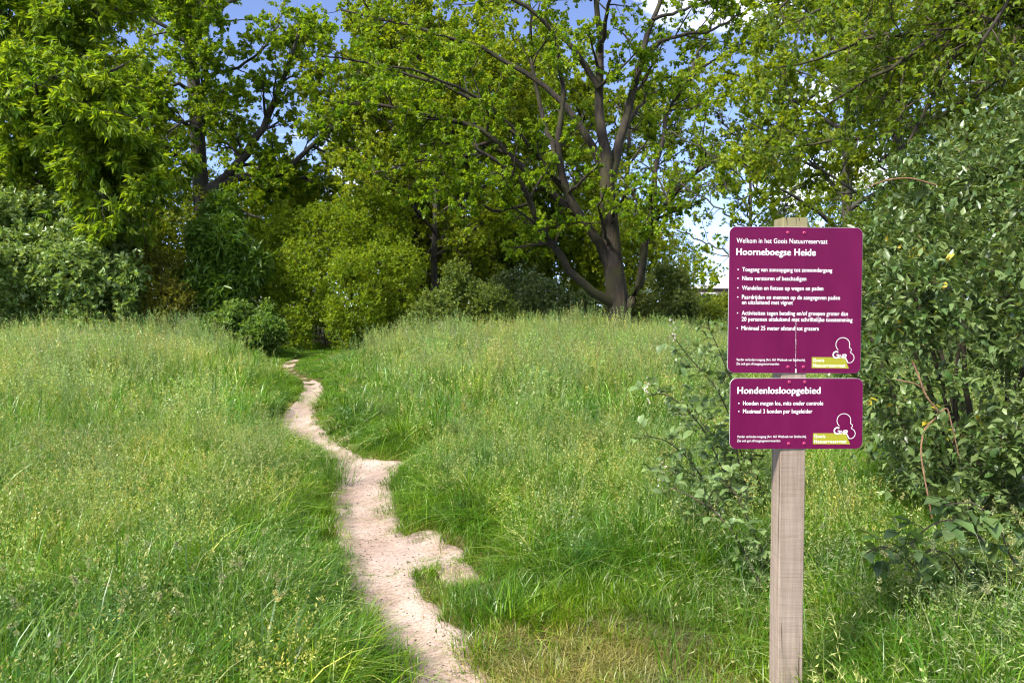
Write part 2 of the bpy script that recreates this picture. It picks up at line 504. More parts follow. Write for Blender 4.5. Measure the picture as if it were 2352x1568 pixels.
def limb_arr(limbs, K=12):
    """limbs: list of (pts, r0, r1) -> arrays"""
    P = np.stack([resample(l[0], K) for l in limbs])
    return P, np.array([l[1] for l in limbs]), np.array([l[2] for l in limbs])

def wobble(P, rng, amp):
    Q = P.copy()
    n = rng.normal(size=P.shape) * amp
    n[:, 0] = 0
    Q += n
    return Q

OAK = [(0.11, 0.215, 0.011), (0.24, 0.33, 0.016)]
LIME = [(0.14, 0.22, 0.012), (0.28, 0.34, 0.02)]
CHEST = [(0.10, 0.20, 0.013), (0.24, 0.33, 0.02)]

def finish_tree(name, label, cat, base, trunk, limbs, rng, lvl, leaf, bark, lmat, group=None, twig_mat=None, extra=None):
    """thing > trunk, limb..., branches, crown"""
    root = empty(name, base)
    tag(root, label, cat, group)
    tp = resample(trunk[0], 16)[None]
    v, f = tube_geo(tp, [trunk[1]], [trunk[2]], 12, 0.7)
    # root flare + lumps
    h = v[:, 2] - base[2]
    ctr = np.array([np.interp(v[:, 2], tp[0, :, 2], tp[0, :, 0]), np.interp(v[:, 2], tp[0, :, 2], tp[0, :, 1])]).T
    fl = 1 + 0.45 * np.exp(-np.maximum(h, 0) / 0.45) + 0.07 * np.sin(7 * np.arctan2(v[:, 1] - ctr[:, 1], v[:, 0] - ctr[:, 0]) + h * 1.1)
    v[:, :2] = ctr + (v[:, :2] - ctr) * fl[:, None]
    link("trunk", np_mesh("trunk", v, f, smooth=True), bark, root)
    P, R0, R1 = limb_arr(limbs, 14)
    P[:, 1:] += rng.normal(size=P[:, 1:].shape) * 0.035
    for k in range(len(P)):
        v, f = tube_geo(P[k:k + 1], R0[k:k + 1], R1[k:k + 1], 8, 0.8)
        link("limb", np_mesh("limb", v, f, smooth=True), bark, root)
    B, b0, b1 = sprout(P, R0, R1, rng, **lvl[0])
    B2, e0, e1 = sprout(B, b0, b1, rng, **lvl[1])
    C, c0, c1 = sprout(B2, e0, e1, rng, **lvl[2])
    C2, d0, d1 = sprout(B, b0, b1, rng, **dict(lvl[2], density=lvl[2]['density'] * 0.6))
    C3, d0, d1 = sprout(P, R0 * 0.3, R1, rng, **dict(lvl[2], density=lvl[2]['density'] * 0.16, t0=0.5))
    v1, f1 = tube_geo(B, b0, b1, 5)
    v2, f2 = tube_geo(B2, e0, e1, 3)
    br = link("branches", np_mesh("branches", np.concatenate([v1, v2]), np.concatenate([f1, f2 + len(v1)])), twig_mat or bark, root)
    br["kind"] = "stuff"
    T = np.concatenate([C, C2, C3])
    g = twig_leaves(T, rng, **leaf)
    if extra is not None:
        g = join_geo([g] + extra)
    cr = link("crown", np_mesh("crown", *g), lmat, root)
    cr["kind"] = "stuff"
    return root, len(g[1])

def poly(D, pts, dd=None):
    """picture points -> places at distance D (dd: per-point distance offsets)"""
    if dd is None: dd = [0] * len(pts)
    if np.isscalar(dd): dd = np.linspace(0, dd, len(pts))
    return [at(px, py, D + o) for (px, py), o in zip(pts, dd)]

# ------------------------------------------------------------------ the big oak beside the field
def main_oak():
    rng = np.random.default_rng(11)
    D = 25.0
    b = at(1426, 800, D); base = np.array([b[0], D, -0.1])
    trunk = ([base] + poly(D, [(1424, 770), (1420, 700), (1412, 640), (1405, 560), (1398, 480), (1393, 393)]), 0.47, 0.24)
    L = []
    def limb(pts, r0, r1, dd=None): L.append((poly(D, pts, dd), r0, r1))
    limb([(1420,712),(1398,690),(1327,650),(1292,590),(1241,529),(1226,464),(1206,418),(1150,372),(1090,340)], 0.19, 0.05, -2.5)
    limb([(1415,640),(1388,590),(1362,524),(1312,484),(1297,438),(1277,363),(1284,287),(1297,242),(1290,150),(1270,70)], 0.21, 0.05, -1.0)
    limb([(1330,495),(1252,433),(1206,398),(1176,358),(1137,325),(1097,282),(1031,277),(960,262),(860,240),(745,235)], 0.15, 0.035, -1.5)
    limb([(1393,400),(1383,322),(1373,227),(1375,176),(1380,90),(1370,0),(1360,-120)], 0.21, 0.06, 0.8)
    limb([(1400,410),(1413,385),(1428,302),(1448,237),(1468,156),(1483,91),(1499,40),(1519,0),(1540,-110)], 0.19, 0.05, 1.2)
    limb([(1474,140),(1509,101),(1554,83),(1630,73),(1710,30)], 0.09, 0.03, 0.6)
    limb([(1500,46),(1559,25),(1604,10),(1680,-30)], 0.07, 0.025, 0.8)
    limb([(1428,725),(1448,706),(1468,670),(1478,620),(1478,564),(1485,504),(1529,479),(1559,433),(1594,398),(1650,358),(1710,353),(1765,340)], 0.18, 0.04, -1.8)
    limb([(1480,530),(1500,420),(1529,252),(1579,197),(1594,166),(1630,141),(1710,106)], 0.12, 0.03, 2.0)
    limb([(1584,180),(1600,130),(1620,96),(1635,50),(1660,-20)], 0.07, 0.025, 2.4)
    limb([(1277,363),(1250,290),(1226,176),(1216,126),(1221,25),(1200,-60)], 0.10, 0.03, 1.5)
    limb([(1226,470),(1142,484),(1092,469),(1042,438),(985,425)], 0.07, 0.02, -2.0)
    limb([(1393,393),(1340,290),(1240,180),(1130,120),(1020,80),(900,50),(780,20)], 0.13, 0.03, 1.5)
    limb([(1375,200),(1300,90),(1200,10),(1080,-60),(930,-110)], 0.11, 0.03, -1.5)
    limb([(1360,0),(1250,-80),(1120,-150)], 0.08, 0.02, 0)
    # boughs that come towards the meadow and go away from it
    limb([(1400,520),(1420,470),(1440,440),(1470,430)], 0.08, 0.02, -3.0)
    limb([(1405,580),(1385,520),(1375,470),(1390,430)], 0.07, 0.02, -2.6)
    limb([(1478,560),(1510,530),(1540,540)], 0.06, 0.02, -2.0)
    limb([(1390,420),(1360,340),(1320,280),(1280,250)], 0.12, 0.03, 4.5)
    limb([(1395,400),(1430,300),(1490,220),(1560,180)], 0.12, 0.03, 4.5)
    limb([(1297,438),(1220,330),(1120,240),(1010,180),(900,150)], 0.10, 0.03, -3.5)
    limb([(1176,358),(1090,330),(990,330),(900,340)], 0.07, 0.02, 0.5)
    limb([(1380,120),(1400,0),(1430,-120)], 0.09, 0.03, -3)
    limb([(1200,320),(1080,220),(950,170),(840,140),(740,130)], 0.09, 0.025, -1.0)
    limb([(1130,325),(1020,360),(920,380),(850,400)], 0.07, 0.02, 1.0)
    lv = [dict(density=2.3, t0=0.34, length=2.2, ang=(35, 80), up=0.12, K=7, wander=0.16, rscale=0.45, rmin=0.012, trop=0.02),
          dict(density=3.3, t0=0.15, length=1.05, ang=(30, 75), up=0.1, K=5, wander=0.2, rscale=0.5, rmin=0.006, trop=0),
          dict(density=7.0, t0=0.1, length=0.45, ang=(30, 80), up=0.1, K=4, wander=0.2, rscale=0.5, rmin=0.004)]
    leaf = dict(per=20, length=0.105, width=0.08, cols=OAK, t0=0.25, up=0.15, along=0.55, flat=0.62, colvar=0.25)
    r, n = finish_tree("oak_tree", "great spreading oak with thick low forking limbs standing at the edge of the tall grass", "tree",
                base, trunk, L, rng, lv, leaf, M_BARK, M_LEAF)
    return n

def second_oak():
    rng = np.random.default_rng(21)
    D = 32.0
    b = at(470, 760, D); base = np.array([b[0], D, -0.1])
    trunk = ([base] + poly(D, [(470, 640), (466, 500), (460, 400), (452, 300), (447, 202), (438, 101), (443, 0), (445, -120)]), 0.46, 0.2)
    L = []
    def limb(pts, r0, r1, dd=None): L.append((poly(D, pts, dd), r0, r1))
    limb([(464,440),(504,418),(554,373),(588,323),(618,267),(643,202),(660,150),(690,60)], 0.26, 0.06, -1)
    limb([(466,455),(510,425),(560,400),(640,405),(700,350),(739,318),(780,282),(830,250)], 0.22, 0.05, -2)
    limb([(460,390),(444,368),(393,353),(302,348),(237,333)], 0.13, 0.04, -2)
    limb([(449,215),(403,186),(363,207),(333,227),(300,240)], 0.11, 0.03, -2.5)
    limb([(449,240),(480,170),(540,160),(590,130),(640,60)], 0.11, 0.03, -2)
    limb([(462,500),(353,484),(302,469),(237,454)], 0.10, 0.03, -2)
    limb([(440,110),(380,60),(300,20),(260,-50)], 0.12, 0.03, -1)
    limb([(440,90),(500,30),(570,-20),(640,-80)], 0.12, 0.03, 1)
    limb([(443,20),(400,-70),(360,-150)], 0.12, 0.03, 0)
    limb([(465,470),(540,480),(600,500),(640,540)], 0.09, 0.02, -3)
    limb([(452,300),(420,280),(390,300)], 0.10, 0.03, -4)
    limb([(450,260),(500,250),(540,270)], 0.10, 0.03, 4)
    limb([(445,150),(430,60),(460,-30)], 0.10, 0.03, -4)
    limb([(449,230),(470,190),(440,150),(430,120)], 0.08, 0.02, -3.5)
    limb([(440,80),(470,40),(450,0)], 0.08, 0.02, -3.5)
    lv = [dict(density=3.0, t0=0.2, length=2.2, ang=(35, 80), up=0.15, K=7, wander=0.16, rscale=0.45, rmin=0.012, trop=0.0),
          dict(density=3.8, t0=0.15, length=1.1, ang=(30, 75), up=0.1, K=5, wander=0.2, rscale=0.5, rmin=0.006, trop=0),
          dict(density=7.4, t0=0.1, length=0.5, ang=(30, 80), up=0.1, K=4, wander=0.2, rscale=0.5, rmin=0.004)]
    leaf = dict(per=19, length=0.125, width=0.095, cols=OAK, t0=0.3, up=0.1, along=0.5, flat=0.6)
    return finish_tree("oak_tree", "tall oak with a bare upright trunk and blue sky showing through its limbs", "tree", base, trunk, L, rng, lv, leaf, M_BARK2, M_LEAF)[1]

def chestnut():
    rng = np.random.default_rng(31)
    D = 25.5
    b = at(95, 760, D); base = np.array([b[0], D, -0.1])
    trunk = ([base] + poly(D, [(98, 650), (102, 520), (104, 400), (110, 330), (120, 240), (125, 100), (120, -60)]), 0.42, 0.15)
    L = []
    def limb(pts, r0, r1, dd=None): L.append((poly(D, pts, dd), r0, r1))
    limb([(104,400),(75,350),(45,270),(25,170),(15,100),(-10,0)], 0.20, 0.05, -1.5)
    limb([(106,390),(130,345),(150,260),(180,225),(230,190),(280,150)], 0.17, 0.04, -2)
    limb([(108,395),(160,335),(215,320),(265,325),(300,345)], 0.13, 0.03, -2.5)
    limb([(104,430),(60,400),(0,350),(-60,310)], 0.14, 0.04, -1)
    limb([(120,230),(170,140),(230,70),(270,20),(300,-40)], 0.12, 0.03, -1)
    limb([(122,150),(80,70),(40,0),(0,-70)], 0.12, 0.03, -2)
    limb([(122,120),(160,30),(200,-50)], 0.10, 0.03, -2)
    limb([(110,350),(100,270),(90,220),(80,190)], 0.12, 0.03, -4.5)
    limb([(110,350),(160,290),(200,260),(230,250)], 0.11, 0.03, -4.5)
    limb([(106,420),(150,420),(200,430),(240,450)], 0.10, 0.02, -3.5)
    limb([(105,450),(60,450),(20,450),(-30,460)], 0.10, 0.02, -3)
    limb([(115,280),(60,230),(0,210),(-70,200)], 0.11, 0.03, -3)
    limb([(106,410),(180,400),(260,420),(330,450)], 0.09, 0.02, -2.5)
    limb([(110,340),(200,370),(290,400),(350,400)], 0.09, 0.02, -1.5)
    lv = [dict(density=3.4, t0=0.2, length=2.0, ang=(35, 80), up=0.05, K=7, wander=0.16, rscale=0.45, rmin=0.012, trop=-0.03),
          dict(density=4.0, t0=0.15, length=1.0, ang=(30, 75), up=0.0, K=5, wander=0.2, rscale=0.5, rmin=0.006, trop=-0.04),
          dict(density=6.4, t0=0.1, length=0.45, ang=(30, 80), up=0.0, K=4, wander=0.2, rscale=0.5, rmin=0.004)]
    leaf = dict(per=15, length=0.25, width=0.08, cols=CHEST, t0=0.45, up=0.0, droop=0.45, along=0.6, flat=0.65)
    return finish_tree("chestnut_tree", "chestnut tree with long drooping leaves and dark crowded limbs above pale shrubs", "tree", base, trunk, L, rng, lv, leaf, M_BARK2, M_LEAF)[1]

def auto_tree(name, label, px, D, height, spread, cols, seed, r=0.25, low=0.3, group=None, nl=16, dens=1.0, leaf_l=0.17, per=11, lean=0.0, bark=None):
    rng = np.random.default_rng(seed)
    b = at(px, 760, D); base = np.array([b[0], D, -0.1])
    pts = [base + np.array([lean * k * k * height + rng.normal() * 0.12 * k, rng.normal() * 0.12 * k, height * k * 0.92]) for k in np.linspace(0, 1, 7)]
    trunk = (pts, r, r * 0.3)
    tp = resample(pts, 30)
    L = []
    for k in range(nl):
        t = low + (0.97 - low) * (k + 0.5) / nl
        p0 = tp[int(t * 29)]
        a = k * 2.39996 + rng.uniform(-0.4, 0.4)
        ln = spread * math.sin(math.pi * (0.18 + 0.72 * (t - low) / (1 - low))) * rng.uniform(0.75, 1.2)
        rise = (0.25 + 0.6 * t) * ln
        q = [p0 + np.array([math.cos(a) * ln * s, math.sin(a) * ln * s, rise * s ** 0.8]) + rng.normal(size=3) * 0.15 * s for s in (0, 0.3, 0.6, 1.0)]
        L.append((q, r * 0.45 * (1 - 0.6 * t), 0.02))
    lv = [dict(density=2.7 * dens, t0=0.2, length=spread * 0.38, ang=(35, 80), up=0.1, K=6, wander=0.16, rscale=0.5, rmin=0.012),
          dict(density=3.8 * dens, t0=0.15, length=spread * 0.2, ang=(30, 75), up=0.1, K=4, wander=0.2, rscale=0.5, rmin=0.006),
          dict(density=6.0 * dens, t0=0.1, length=spread * 0.1, ang=(30, 80), up=0.1, K=4, wander=0.2, rscale=0.5, rmin=0.004)]
    leaf = dict(per=per, length=leaf_l, width=leaf_l * 0.75, cols=cols, t0=0.25, up=0.1, along=0.5, flat=0.6)
    return finish_tree(name, label, "tree", base, trunk, L, rng, lv, leaf, bark or M_BARK2, M_LEAF, group)

NT = {}
NT['oak'] = main_oak()
NT['oak2'] = second_oak()
NT['chest'] = chestnut()
P1, NT['b1'] = auto_tree("ash_tree", "yellow-green tree rising behind the hawthorn thicket at the end of the path", 890, 36, 14.5, 5.4, [(0.13,0.21,0.012),(0.28,0.33,0.02)], 41, 0.26, 0.12, leaf_l=0.15, per=13, dens=0.95)
P2, NT['b4'] = auto_tree("maple_tree", "broad bright-leaved tree closing the wood behind the great oak", 1150, 40, 15, 6.2, [(0.13,0.215,0.012),(0.28,0.34,0.02)], 44, 0.3, 0.1, dens=0.85, leaf_l=0.16, per=12)
def copy_tree(src, name, px, D, scale, rot, label):
    b = at(px, 760, D)
    r = src.copy(); r.name = name; COL.objects.link(r)
    r.location = (b[0], D, -0.1); r.scale = (scale, scale, scale); r.rotation_euler = (0, 0, R(rot)); r["label"] = label
    for ch in src.children:
        c = ch.copy(); COL.objects.link(c); c.parent = r; c.matrix_parent_inverse = Matrix.Translation(-Vector(src.location))
bpy.context.view_layer.update()
copy_tree(P2, "maple_tree", 250, 42, 1.05, 100, "lime-leaved tree far behind the upright oak trunk")
copy_tree(P1, "ash_tree", 690, 45, 0.66, 200, "green tree at the back of the wood between the two oaks")
copy_tree(P1, "ash_tree", -40, 37, 1.0, 70, "dense tree at the back of the wood beside the chestnut")
copy_tree(P2, "maple_tree", 960, 33, 0.95, 250, "tall tree filling the canopy gap over the hawthorn thicket")
copy_tree(P1, "ash_tree", 1330, 44, 1.05, 310, "tree deep in the wood straight behind the great oak crown")
copy_tree(P2, "maple_tree", 2420, 24, 0.9, 330, "tree standing behind the leafy arching tree and the thicket")
copy_tree(P1, "ash_tree", 80, 50, 1.15, 260, "tree at the very back of the wood behind the chestnut")
NT['b7'] = auto_tree("birch_tree", "slender open birch with thin forked stems seen above the sign", 1722, 19, 6.6, 2.1, [(0.07,0.13,0.015),(0.15,0.2,0.02)], 47, 0.085, 0.42, nl=14, dens=1.15, leaf_l=0.075, per=9)[1]
copy_tree(P1, "alder_tree", 998, 31, 0.78, 120, "dark slim-trunked tree behind the shrubs to the side of the great oak")
copy_tree(P2, "maple_tree", 1945, 17, 0.62, 210, "leafy tree behind the sign with its crown over the post")
copy_tree(P1, "ash_tree", 2060, 15.5, 0.55, 75, "tree close behind the sign whose leaves meet the privet thicket")
copy_tree(P1, "ash_tree", 1060, 36, 1.05, 40, "tree whose crown fills in under the long boughs of the great oak")
copy_tree(P1, "ash_tree", 1440, 40, 0.95, 230, "tree whose crown shows between the rising limbs of the great oak")
copy_tree(P1, "ash_tree", 170, 35, 1.05, 10, "tree showing between the chestnut limbs and the upright oak")

# ------------------------------------------------------------------ tree leaning in over the sign
def overhang_tree():
    rng = np.random.default_rng(51)
    D = 8.6
    base = np.array([7.6, 9.6, 0.0])
    trunk = ([base, base + [-0.1, 0, 1.2], base + [-0.25, -0.1, 2.8], base + [-0.3, -0.1, 4.5], base + [-0.1, 0, 6.5], base + [0, 0.2, 8.0]], 0.2, 0.05)
    j1 = base + np.array([-0.28, -0.1, 3.6]); j2 = base + np.array([-0.3, -0.1, 4.6]); j3 = base + np.array([-0.26, -0.1, 3.0])
    L = []
    L.append(([j2] + poly(D, [(2330, 10), (2268, 40), (2213, 96), (2182, 146), (2152, 202), (2120, 260), (2090, 330)]), 0.085, 0.015))
    L.append(([j2 + [0, 0, 0.3]] + poly(D, [(2300, 30), (2182, 76), (2127, 96), (2076, 136), (2036, 161), (2006, 176), (1966, 207), (1900, 240)]), 0.075, 0.012))
    L.append(([j2 + [0, 0, 0.5]] + poly(D + 0.6, [(2310, 20), (2200, 80), (2066, 86), (1990, 76), (1930, 116), (1860, 150), (1780, 160)]), 0.06, 0.010))
    L.append(([j2] + poly(D + 1.4, [(2330, 150), (2200, 250), (2060, 310), (1930, 322), (1865, 333), (1775, 345)]), 0.06, 0.010))
    L.append(([j2 + [0, 0, 0.8]] + poly(D, [(2280, -60), (2150, -60), (2000, -30), (1900, 10), (1820, 60)]), 0.06, 0.010))
    L.append(([j1] + poly(D + 1.0, [(2380, 230), (2270, 300), (2170, 380), (2080, 420)]), 0.06, 0.012))
    L.append(([j2 + [0, 0, 1.0]] + poly(D - 0.9, [(2420, -60), (2330, -20), (2270, 60), (2230, 150)]), 0.06, 0.012))
    L.append(([j2 + [0, 0, 1.2]] + poly(D + 1.2, [(2300, -120), (2100, -140), (1950, -100), (1850, -40), (1790, 20)]), 0.06, 0.012))
    L.append(([j1] + poly(D - 0.6, [(2450, 130), (2380, 110), (2330, 140), (2300, 200)]), 0.05, 0.012))
    L.append(([j3] + poly(D + 1.8, [(2330, 330), (2200, 420), (2080, 470), (1990, 480)]), 0.05, 0.012))
    lv = [dict(density=8.5, t0=0.2, length=1.0, ang=(30, 80), up=-0.05, K=7, wander=0.15, rscale=0.4, rmin=0.004, trop=-0.06),
          dict(density=14.0, t0=0.1, length=0.36, ang=(30, 70), up=-0.08, K=5, wander=0.15, rscale=0.5, rmin=0.002, trop=-0.06),
          dict(density=15.0, t0=0.25, length=0.35, ang=(40, 85), up=-0.05, K=5, wander=0.15, rscale=0.3, rmin=0.003, trop=-0.06)]
    cols = [(0.07, 0.135, 0.014), (0.18, 0.25, 0.02)]
    root = empty("elm_tree", base)
    tag(root, "leafy tree arching mossy thin limbs and hanging sprays over the dark thicket", "tree")
    v, f = tube_geo(resample(trunk[0], 16)[None], [0.2], [0.05], 10)
    link("trunk", np_mesh("trunk", v, f, smooth=True), M_BARK, root)
    P, R0, R1 = limb_arr(L, 16)
    P[:, 1:] += rng.normal(size=P[:, 1:].shape) * 0.012
    for k in range(len(P)):
        v, f = tube_geo(P[k:k + 1], R0[k:k + 1], R1[k:k + 1], 7)
        link("limb", np_mesh("limb", v, f, smooth=True), M_BARK, root)
    B, b0, b1 = sprout(P, R0, R1, rng, **lv[0])
    C, c0, c1 = sprout(B, b0, b1, rng, **lv[1])
    C2, _, _ = sprout(P, R0, R1, rng, **lv[2])
    v1, f1 = tube_geo(B, b0, b1, 4); v2, f2 = tube_geo(C, c0, c1, 3)
    tag(link("branches", np_mesh("branches", np.concatenate([v1, v2]), np.concatenate([f1, f2 + len(v1)])), M_TWIG, root), kind="stuff")
    T = np.concatenate([C, C2])
    g = twig_leaves(T, rng, 9, 0.066, 0.042, cols, t0=0.1, up=0.0, droop=0.25, along=0.55, flat=0.7, tv=LEAF4_V, tf=LEAF4_F)
    g2 = twig_leaves(T[::7], rng, 5, 0.022, 0.02, [(0.22, 0.13, 0.07), (0.30, 0.2, 0.11)], t0=0.5)     # dry seed keys
    cr = tag(link("crown", np_mesh("crown", *g), M_LEAF, root), kind="stuff")
    tag(link("seed_keys", np_mesh("seed_keys", *g2), M_LEAF, root), kind="stuff")
    leaf_parts(root, T[rng.integers(0, len(T), 1500)], rng, 300, 0.085, cols)
    return len(g[1])

_LEAF_MESH = {}
def leaf_mesh(key, col, w=0.6):
    if key in _LEAF_MESH: return _LEAF_MESH[key]
    tv = LEAF_V.copy(); tv[:, 1] *= w; 
    me = np_mesh("leaf", tv, LEAF_F, np.tile(np.array(col, float), (len(tv), 1)))
    me.materials.append(M_LEAF_PART)
    _LEAF_MESH[key] = me
    return me
def place_leaf(parent, pos, d, nrm, size, me, inv):
    d = unit(np.asarray(d, float)); s = unit(np.cross(nrm, d)); u = np.cross(d, s)
    o = bpy.data.objects.new("leaf", me)
    COL.objects.link(o)
    o.parent = parent
    o.matrix_parent_inverse = inv
    o.matrix_basis = Matrix(((d[0] * size, s[0] * size, u[0] * size, pos[0]), (d[1] * size, s[1] * size, u[1] * size, pos[1]),
                             (d[2] * size, s[2] * size, u[2] * size, pos[2]), (0, 0, 0, 1)))
    return o
def leaf_parts(root, T, rng, n, size, cols, w=0.6, droop=0.25):
    """the leaves nearest the viewer as single parts"""
    tip = T[:, -1]
    ang = (tip[:, 0] / tip[:, 1])
    ok = (ang < 0.70) & (ang > -0.70)
    T = T[ok]; tip = tip[ok]
    order = np.argsort(np.linalg.norm(tip - np.array([0, 0, 1.6]), axis=1))[:n]
    inv = Matrix.Translation(-Vector(root.location))
    for q, k in enumerate(order):
        mixv = rng.random()
        key = (root.name, int(mixv * 4))
        c = np.array(cols[0]) * (1 - int(mixv * 4) / 3) + np.array(cols[1]) * (int(mixv * 4) / 3)
        tan = unit(T[k, -1] - T[k, -2])
        d = unit(tan * 0.7 + rng.normal(size=3) * 0.5 + np.array([0, 0, -droop]))
        nrm = unit(np.array([0, 0, 0.8]) + rng.normal(size=3) * 0.4)
        place_leaf(root, T[k, -1], d, nrm, size * rng.uniform(0.8, 1.3), leaf_mesh(key, c, w), inv)

# ------------------------------------------------------------------ shrubs from lumps of sprigs
def lump_points(lumps, n, rng, inner=0.35):
    """points near the surface of a union of ellipsoids; lumps: (centre, radii)"""
    C = np.array([l[0] for l in lumps], float); Rr = np.array([l[1] for l in lumps], float)
    w = (Rr[:, 0] * Rr[:, 1] * Rr[:, 2]) ** (2 / 3); w /= w.sum()
    out_p, out_n = [], []
    got = 0
    while got < n:
        k = rng.choice(len(lumps), n, p=w)
        d = unit(rng.normal(size=(n, 3)))
        h = 0
        for j in range(5):
            fv = rng.normal(size=3) * 2.6
            h = h + 0.075 * np.sin(d @ fv * 1.7 + k * 1.3 + j)
        r = 1 + h - inner * np.abs(rng.normal(size=n)) * 0.6 + 0.04 * rng.normal(size=n)
        p = C[k] + d * Rr[k] * r[:, None]
        q = (p[:, None, :] - C[None]) / Rr[None]
        dist = np.linalg.norm(q, axis=2); dist[np.arange(n), k] = 9
        ok = (dist.min(1) > 0.72) & (p[:, 2] > 0.02)
        nr = unit(d / Rr[k])
        out_p.append(p[ok]); out_n.append(nr[ok]); got += ok.sum()
    return np.concatenate(out_p)[:n], np.concatenate(out_n)[:n]

def sprigs(p, nr, rng, length, up=0.3, droop=0.0, jitter=0.5, K=4, trop=0.0):
    n = len(p)
    d = unit(nr * 0.8 + jitter * rng.normal(size=(n, 3)) + np.array([0, 0, up]))
    P = np.empty((n, K, 3))
    ln = length * rng.uniform(0.5, 1.4, n)
    P[:, 0] = p - d * (ln * 0.6)[:, None]
    for k in range(1, K):
        P[:, k] = P[:, k - 1] + d * (ln / (K - 1))[:, None]
        d = unit(d + np.array([0, 0, trop - droop]) + 0.1 * rng.normal(size=(n, 3)))
    return P

def sublumps(lumps, rng, n=7, core=0.86):
    out = []
    for c, r in lumps:
        c = np.array(c, float); r = np.array(r, float)
        out.append((c, r * core))
        for k in range(n):
            d = unit(rng.normal(size=3) + np.array([0, -0.5, 0.35]))
            out.append((c + d * r * rng.uniform(0.62, 0.9), r * rng.uniform(0.26, 0.5) * np.array([1.1, 1.1, 0.75])))
    return [(c, r) for c, r in out if c[2] > 0.05]

def shrub(name, label, lumps, n, rng_seed, sl, per, leaf_l, leaf_w, cols, mat, up=0.3, droop=0.0, flat=0.6, along=0.6, cat="shrub", group=None, stems=9, near=False, inner=0.35, along_t0=0.1):
    rng = np.random.default_rng(rng_seed)
    lumps0 = lumps
    lumps = sublumps(lumps, rng, 4 if near else 7)
    cs = np.array([l[0] for l in lumps0], float)
    base = np.array([cs[:, 0].mean(), cs[:, 1].mean(), 0.0])
    root = empty(name, base)
    tag(root, label, cat, group)
    S = []
    for k in range(stems):
        c, r = lumps0[k % len(lumps0)]
        c = np.array(c, float); r = np.array(r, float)
        b = np.array([c[0] * 0.6 + base[0] * 0.4 + rng.normal() * 0.15, c[1] * 0.6 + base[1] * 0.4 + rng.normal() * 0.15, -0.05])
        e = c + rng.normal(size=3) * r * 0.35 + np.array([0, 0, r[2] * 0.3])
        S.append(resample([b, (b + e) / 2 + rng.normal(size=3) * 0.12 + [0, 0, 0.1], e], 8))
    S = np.array(S)
    v, f = tube_geo(S, np.full(len(S), 0.03), np.full(len(S), 0.008), 5)
    tag(link("stems", np_mesh("stems", v, f, smooth=True), M_TWIG, root), kind="stuff")
    p, nr = lump_points(lumps, n, rng, inner)
    if near:                                    # the far side of the thicket is never seen: keep it thin
        k = (nr[:, 1] < 0.35) | (rng.random(len(p)) < 0.25)
        p, nr = p[k], nr[k]
    T = sprigs(p, nr, rng, sl, up, droop)
    tv, tf = (LEAF4_V, LEAF4_F) if near else (KITE_V, KITE_F)
    g = twig_leaves(T, rng, per, leaf_l, leaf_w, cols, t0=along_t0, up=0.1, droop=droop, along=along, flat=flat, tv=tv, tf=tf)
    tag(link("foliage", np_mesh("foliage", *g), mat, root), kind="stuff")
    v, f = tube_geo(T[::8], np.full(len(T[::8]), 0.006 if not near else 0.002), np.full(len(T[::8]), 0.002 if not near else 0.001), 3)
    tag(link("twigs", np_mesh("twigs", v, f), M_TWIG, root), kind="stuff")
    return root, T

def lump(px0, px1, py0, py1, D, depth=None, foot=False):
    """ellipsoid whose outline fills the picture box at distance D; foot -> reaches to the ground"""
    a = at(px0, py0, D); b = at(px1, py1, D)
    z1 = a[2]; z0 = 0.0 if foot else b[2]
    c = ((a[0] + b[0]) / 2, D, (z0 + z1) / 2)
    rx = abs(b[0] - a[0]) / 2; rz = (z1 - z0) / 2
    return (c, (rx, depth or rx * 0.9, rz))

